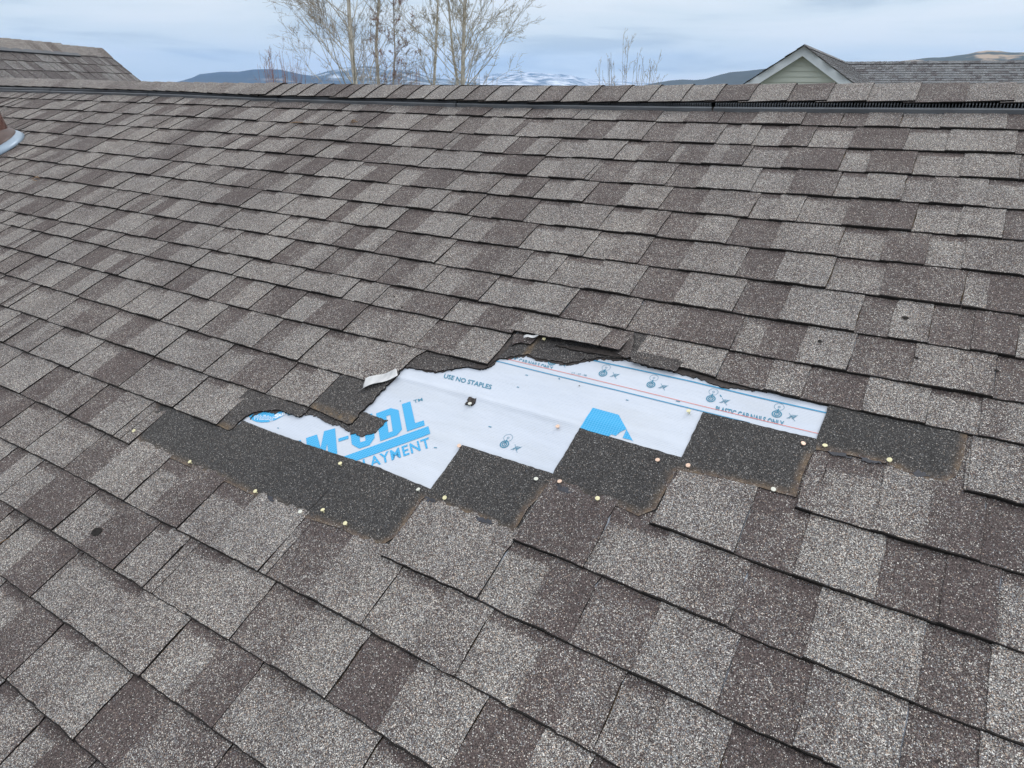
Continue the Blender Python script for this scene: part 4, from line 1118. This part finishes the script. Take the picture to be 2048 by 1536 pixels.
def bush(name, label, cx, D, spreadpx, toppx, nst, mats, base_px=168, fan=.35, rr=.016, lv=2, dens=1.0, group="bare bushes beyond the ridge"):
    c = at(cx, base_px, D); root = tag(empty(name, Vector((c.x, c.y, 0))), label, "bush", group)
    m1, m2 = MB(), MB()
    half = spreadpx/F*D; hz = (base_px-toppx)/F*D
    for i in range(nst):
        s = TR.uniform(-1, 1); dep = TR.uniform(-.6, .6)
        b = Vector((c.x, c.y, 0)) + Vector((RT.x, RT.y, 0))*half*s*.45 + Vector((FW.x, FW.y, 0))*dep
        tp = c + Vector((RT.x, RT.y, 0))*half*s*TR.uniform(.75, 1.1) + Vector((FW.x, FW.y, 0))*dep*1.6 + ZZ*hz*(1-.55*s*s)*TR.uniform(.55, 1.05)
        md = b.lerp(tp, .6)+rv(.06); ps = [b, b.lerp(md, .5), md, md.lerp(tp, .5)+rv(.04), tp]
        m1.tube(ps, [rr, rr*.8, rr*.6, rr*.4, .004], 4, cap=False)
        for j in range(int(7*dens)):
            t = TR.uniform(.45, .95); q = b.lerp(tp, t)
            k = 3 if t > .8 else 2; q = ps[k].lerp(ps[min(4, k+1)], TR.random())
            branch(m1, m2, q, (tp-b).normalized()+rv(.28), hz*TR.uniform(.22, .5), .0065, 1, Vector((0, 0, 0)), lv, .7)
    m1.build("stems", mats[0], root, Matrix.Identity(4)); m2.build("twigs", mats[1], root, Matrix.Identity(4))
M_RED = plain("red stems", (.27, .14, .13), .8, .3, 3)
bush("bare_bush", "rust-coloured leafless thicket at the left foot of the tall bare trees", 563, 30, 42, 104, 34, (M_RED, M_TWR))
bush("bare_bush", "leafless grey shrub alone between the trees and the neighbour's gable", 1250, 22, 62, 100, 26, (plain("shrub stems", (.20, .17, .15), .8, .3, 3), M_TW), rr=.012)
bush("bare_bush", "low reddish brush right of the small reddish tree, below the middle trunks", 815, 30, 50, 130, 22, (M_RED, M_TWR))
bush("bare_bush", "low grey brush at the foot of the rightmost tall tree", 965, 30, 34, 142, 12, (M_BARK2, M_TWY))

# ------------------------------------------------------------------ ground, hills and air
mg, nt, b = new_mat("winter ground"); co = objco(nt)
nt.links.new(ramp(nt, noise(nt, co, .02, 6, .6), [(0.35, (.10, .085, .055)), (0.65, (.15, .14, .09))]), b.inputs['Base Color']); b.inputs['Roughness'].default_value = .95
m = MB(); R_ = 16700; N_ = 12
for i in range(N_):
    for j in range(N_):
        x0, x1 = -R_+2*R_*i/N_, -R_+2*R_*(i+1)/N_; y0, y1 = -R_+2*R_*j/N_, -R_+2*R_*(j+1)/N_
        m.quad((x0, y0, 0), (x1, y0, 0), (x1, y1, 0), (x0, y1, 0))
tag(m.build("ground", mg, None), "flat winter ground of the valley", None, None, 'structure')
from mathutils import noise as mnoise
def hills(name, label, crest, D, mat, front=.72, back=1.25, rough=.10, nx=240, fr=6.0, sharp=1.0):
    x0, x1 = crest[0][0], crest[-1][0]; m = MB(); rows = []
    Ts = [0, .15, .3, .45, .6, .7, .8, .87, .93, 1.0]
    for i in range(nx+1):
        x = x0+(x1-x0)*i/nx; y = interp(crest, x)
        d = ray(x, y); hd = math.hypot(d.x, d.y); s = D/hd
        zc = max(5.0, CAM.z + d.z*s); ux, uy = d.x/hd, d.y/hd; col = []
        for t in Ts:
            q = D*(front+(1-front)*t)
            n_ = mnoise.fractal(Vector((ux*q/D*fr*3, uy*q/D*fr*3, t*2)), 1.0, 2.0, 6)
            h = zc*(t**1.25)*(1+rough*n_*2*(1-t)*t*4) + zc*rough*.25*n_*(t > .98)
            col.append(m.vert((ux*q, uy*q, max(-2, h) if t > 0 else -3)))
        for t in (.4, 1.0):
            q = D*(1+(back-1)*t); n_ = mnoise.fractal(Vector((ux*q/D*fr*3, uy*q/D*fr*3, 3)), 1, 2, 5)
            col.append(m.vert((ux*q, uy*q, zc*(1-t)*.9 - (3 if t == 1 else 0))))
        rows.append(col)
    for i in range(nx):
        for j in range(len(rows[0])-1): m.face((rows[i][j], rows[i+1][j], rows[i+1][j+1], rows[i][j+1]))
    return tag(m.build(name, mat, None, smooth=True), label, None, None, 'structure')
def hillmat(name, base, patch, th, scale, stretch=(1, 1, 3), soft=.08, bumpd=40):
    m_, nt, b = new_mat(name); co = objco(nt)
    n = noise(nt, mapped(nt, co, stretch), scale, 8, .62)
    f = ramp(nt, n, [(max(0, th-soft), (0, 0, 0)), (min(1, th+soft), (1, 1, 1))])
    bsn = noise(nt, co, scale*6, 5, .7)
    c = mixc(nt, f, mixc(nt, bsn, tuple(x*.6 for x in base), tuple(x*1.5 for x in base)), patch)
    nt.links.new(c, b.inputs['Base Color']); b.inputs['Roughness'].default_value = .95
    return m_
hills("mountain_ridge", "forested mountain tinted haze-blue at the left with a bare pale flank", [(352,164),(365,161),(385,155),(400,148),(420,146),(440,143.5),(480,143),(505,139.5),(530,139),(560,140),(600,148),(640,154),(680,160),(720,166)], 9000, hillmat("haze-tinted far forest", (.014, .032, .055), (.30, .26, .22), .66, .0016), rough=.12)  # blue of the distant air is mixed into the forest base colour
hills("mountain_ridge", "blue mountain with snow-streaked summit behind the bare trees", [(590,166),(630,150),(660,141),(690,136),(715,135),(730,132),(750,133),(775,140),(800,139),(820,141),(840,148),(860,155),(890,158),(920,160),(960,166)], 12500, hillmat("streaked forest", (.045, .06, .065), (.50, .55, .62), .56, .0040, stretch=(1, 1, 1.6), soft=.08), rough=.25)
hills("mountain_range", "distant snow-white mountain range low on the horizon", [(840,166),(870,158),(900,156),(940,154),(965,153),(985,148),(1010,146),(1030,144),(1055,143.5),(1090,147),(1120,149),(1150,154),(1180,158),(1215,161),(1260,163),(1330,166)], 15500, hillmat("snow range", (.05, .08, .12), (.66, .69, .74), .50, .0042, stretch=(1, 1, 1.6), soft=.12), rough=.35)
hills("foothill", "dark blue forested foothill behind the neighbour's gable", [(1290,170),(1315,165),(1340,161),(1365,159),(1390,160),(1410,158),(1440,149),(1460,144),(1490,142),(1530,138),(1570,132),(1610,126),(1660,122),(1700,123),(1760,126),(1800,125),(1840,124)], 4600, hillmat("near forest", (.022, .034, .036), (.16, .14, .10), .74, .004), rough=.10)
hills("foothill", "tan grassy foothill patched with dark trees above the neighbour's roof", [(1760,132),(1800,122),(1830,119),(1860,115),(1890,114),(1910,111),(1935,108),(1955,104),(1975,102),(2000,103),(2020,106),(2048,105),(2100,103),(2200,101),(2400,98),(2700,110)], 4300, hillmat("grassy hill", (.03, .042, .036), (.33, .25, .17), .50, .0035, soft=.03), rough=.10)

hz = bpy.data.materials.new("air"); hz.use_nodes = True; nt = hz.node_tree; nt.nodes.clear()
o = nt.nodes.new("ShaderNodeOutputMaterial"); pv = nt.nodes.new("ShaderNodeVolumePrincipled")
pv.inputs['Color'].default_value = (.30, .56, 1.0, 1); pv.inputs['Density'].default_value = 4.0e-5; pv.inputs['Anisotropy'].default_value = 0.0
nt.links.new(pv.outputs[0], o.inputs['Volume'])
m = MB(); m.box((0, 0, 350), (16800, 16800, 354)); ho = m.build("haze", hz, None); tag(ho, "pale blue air between here and the mountains", None, None, 'stuff')
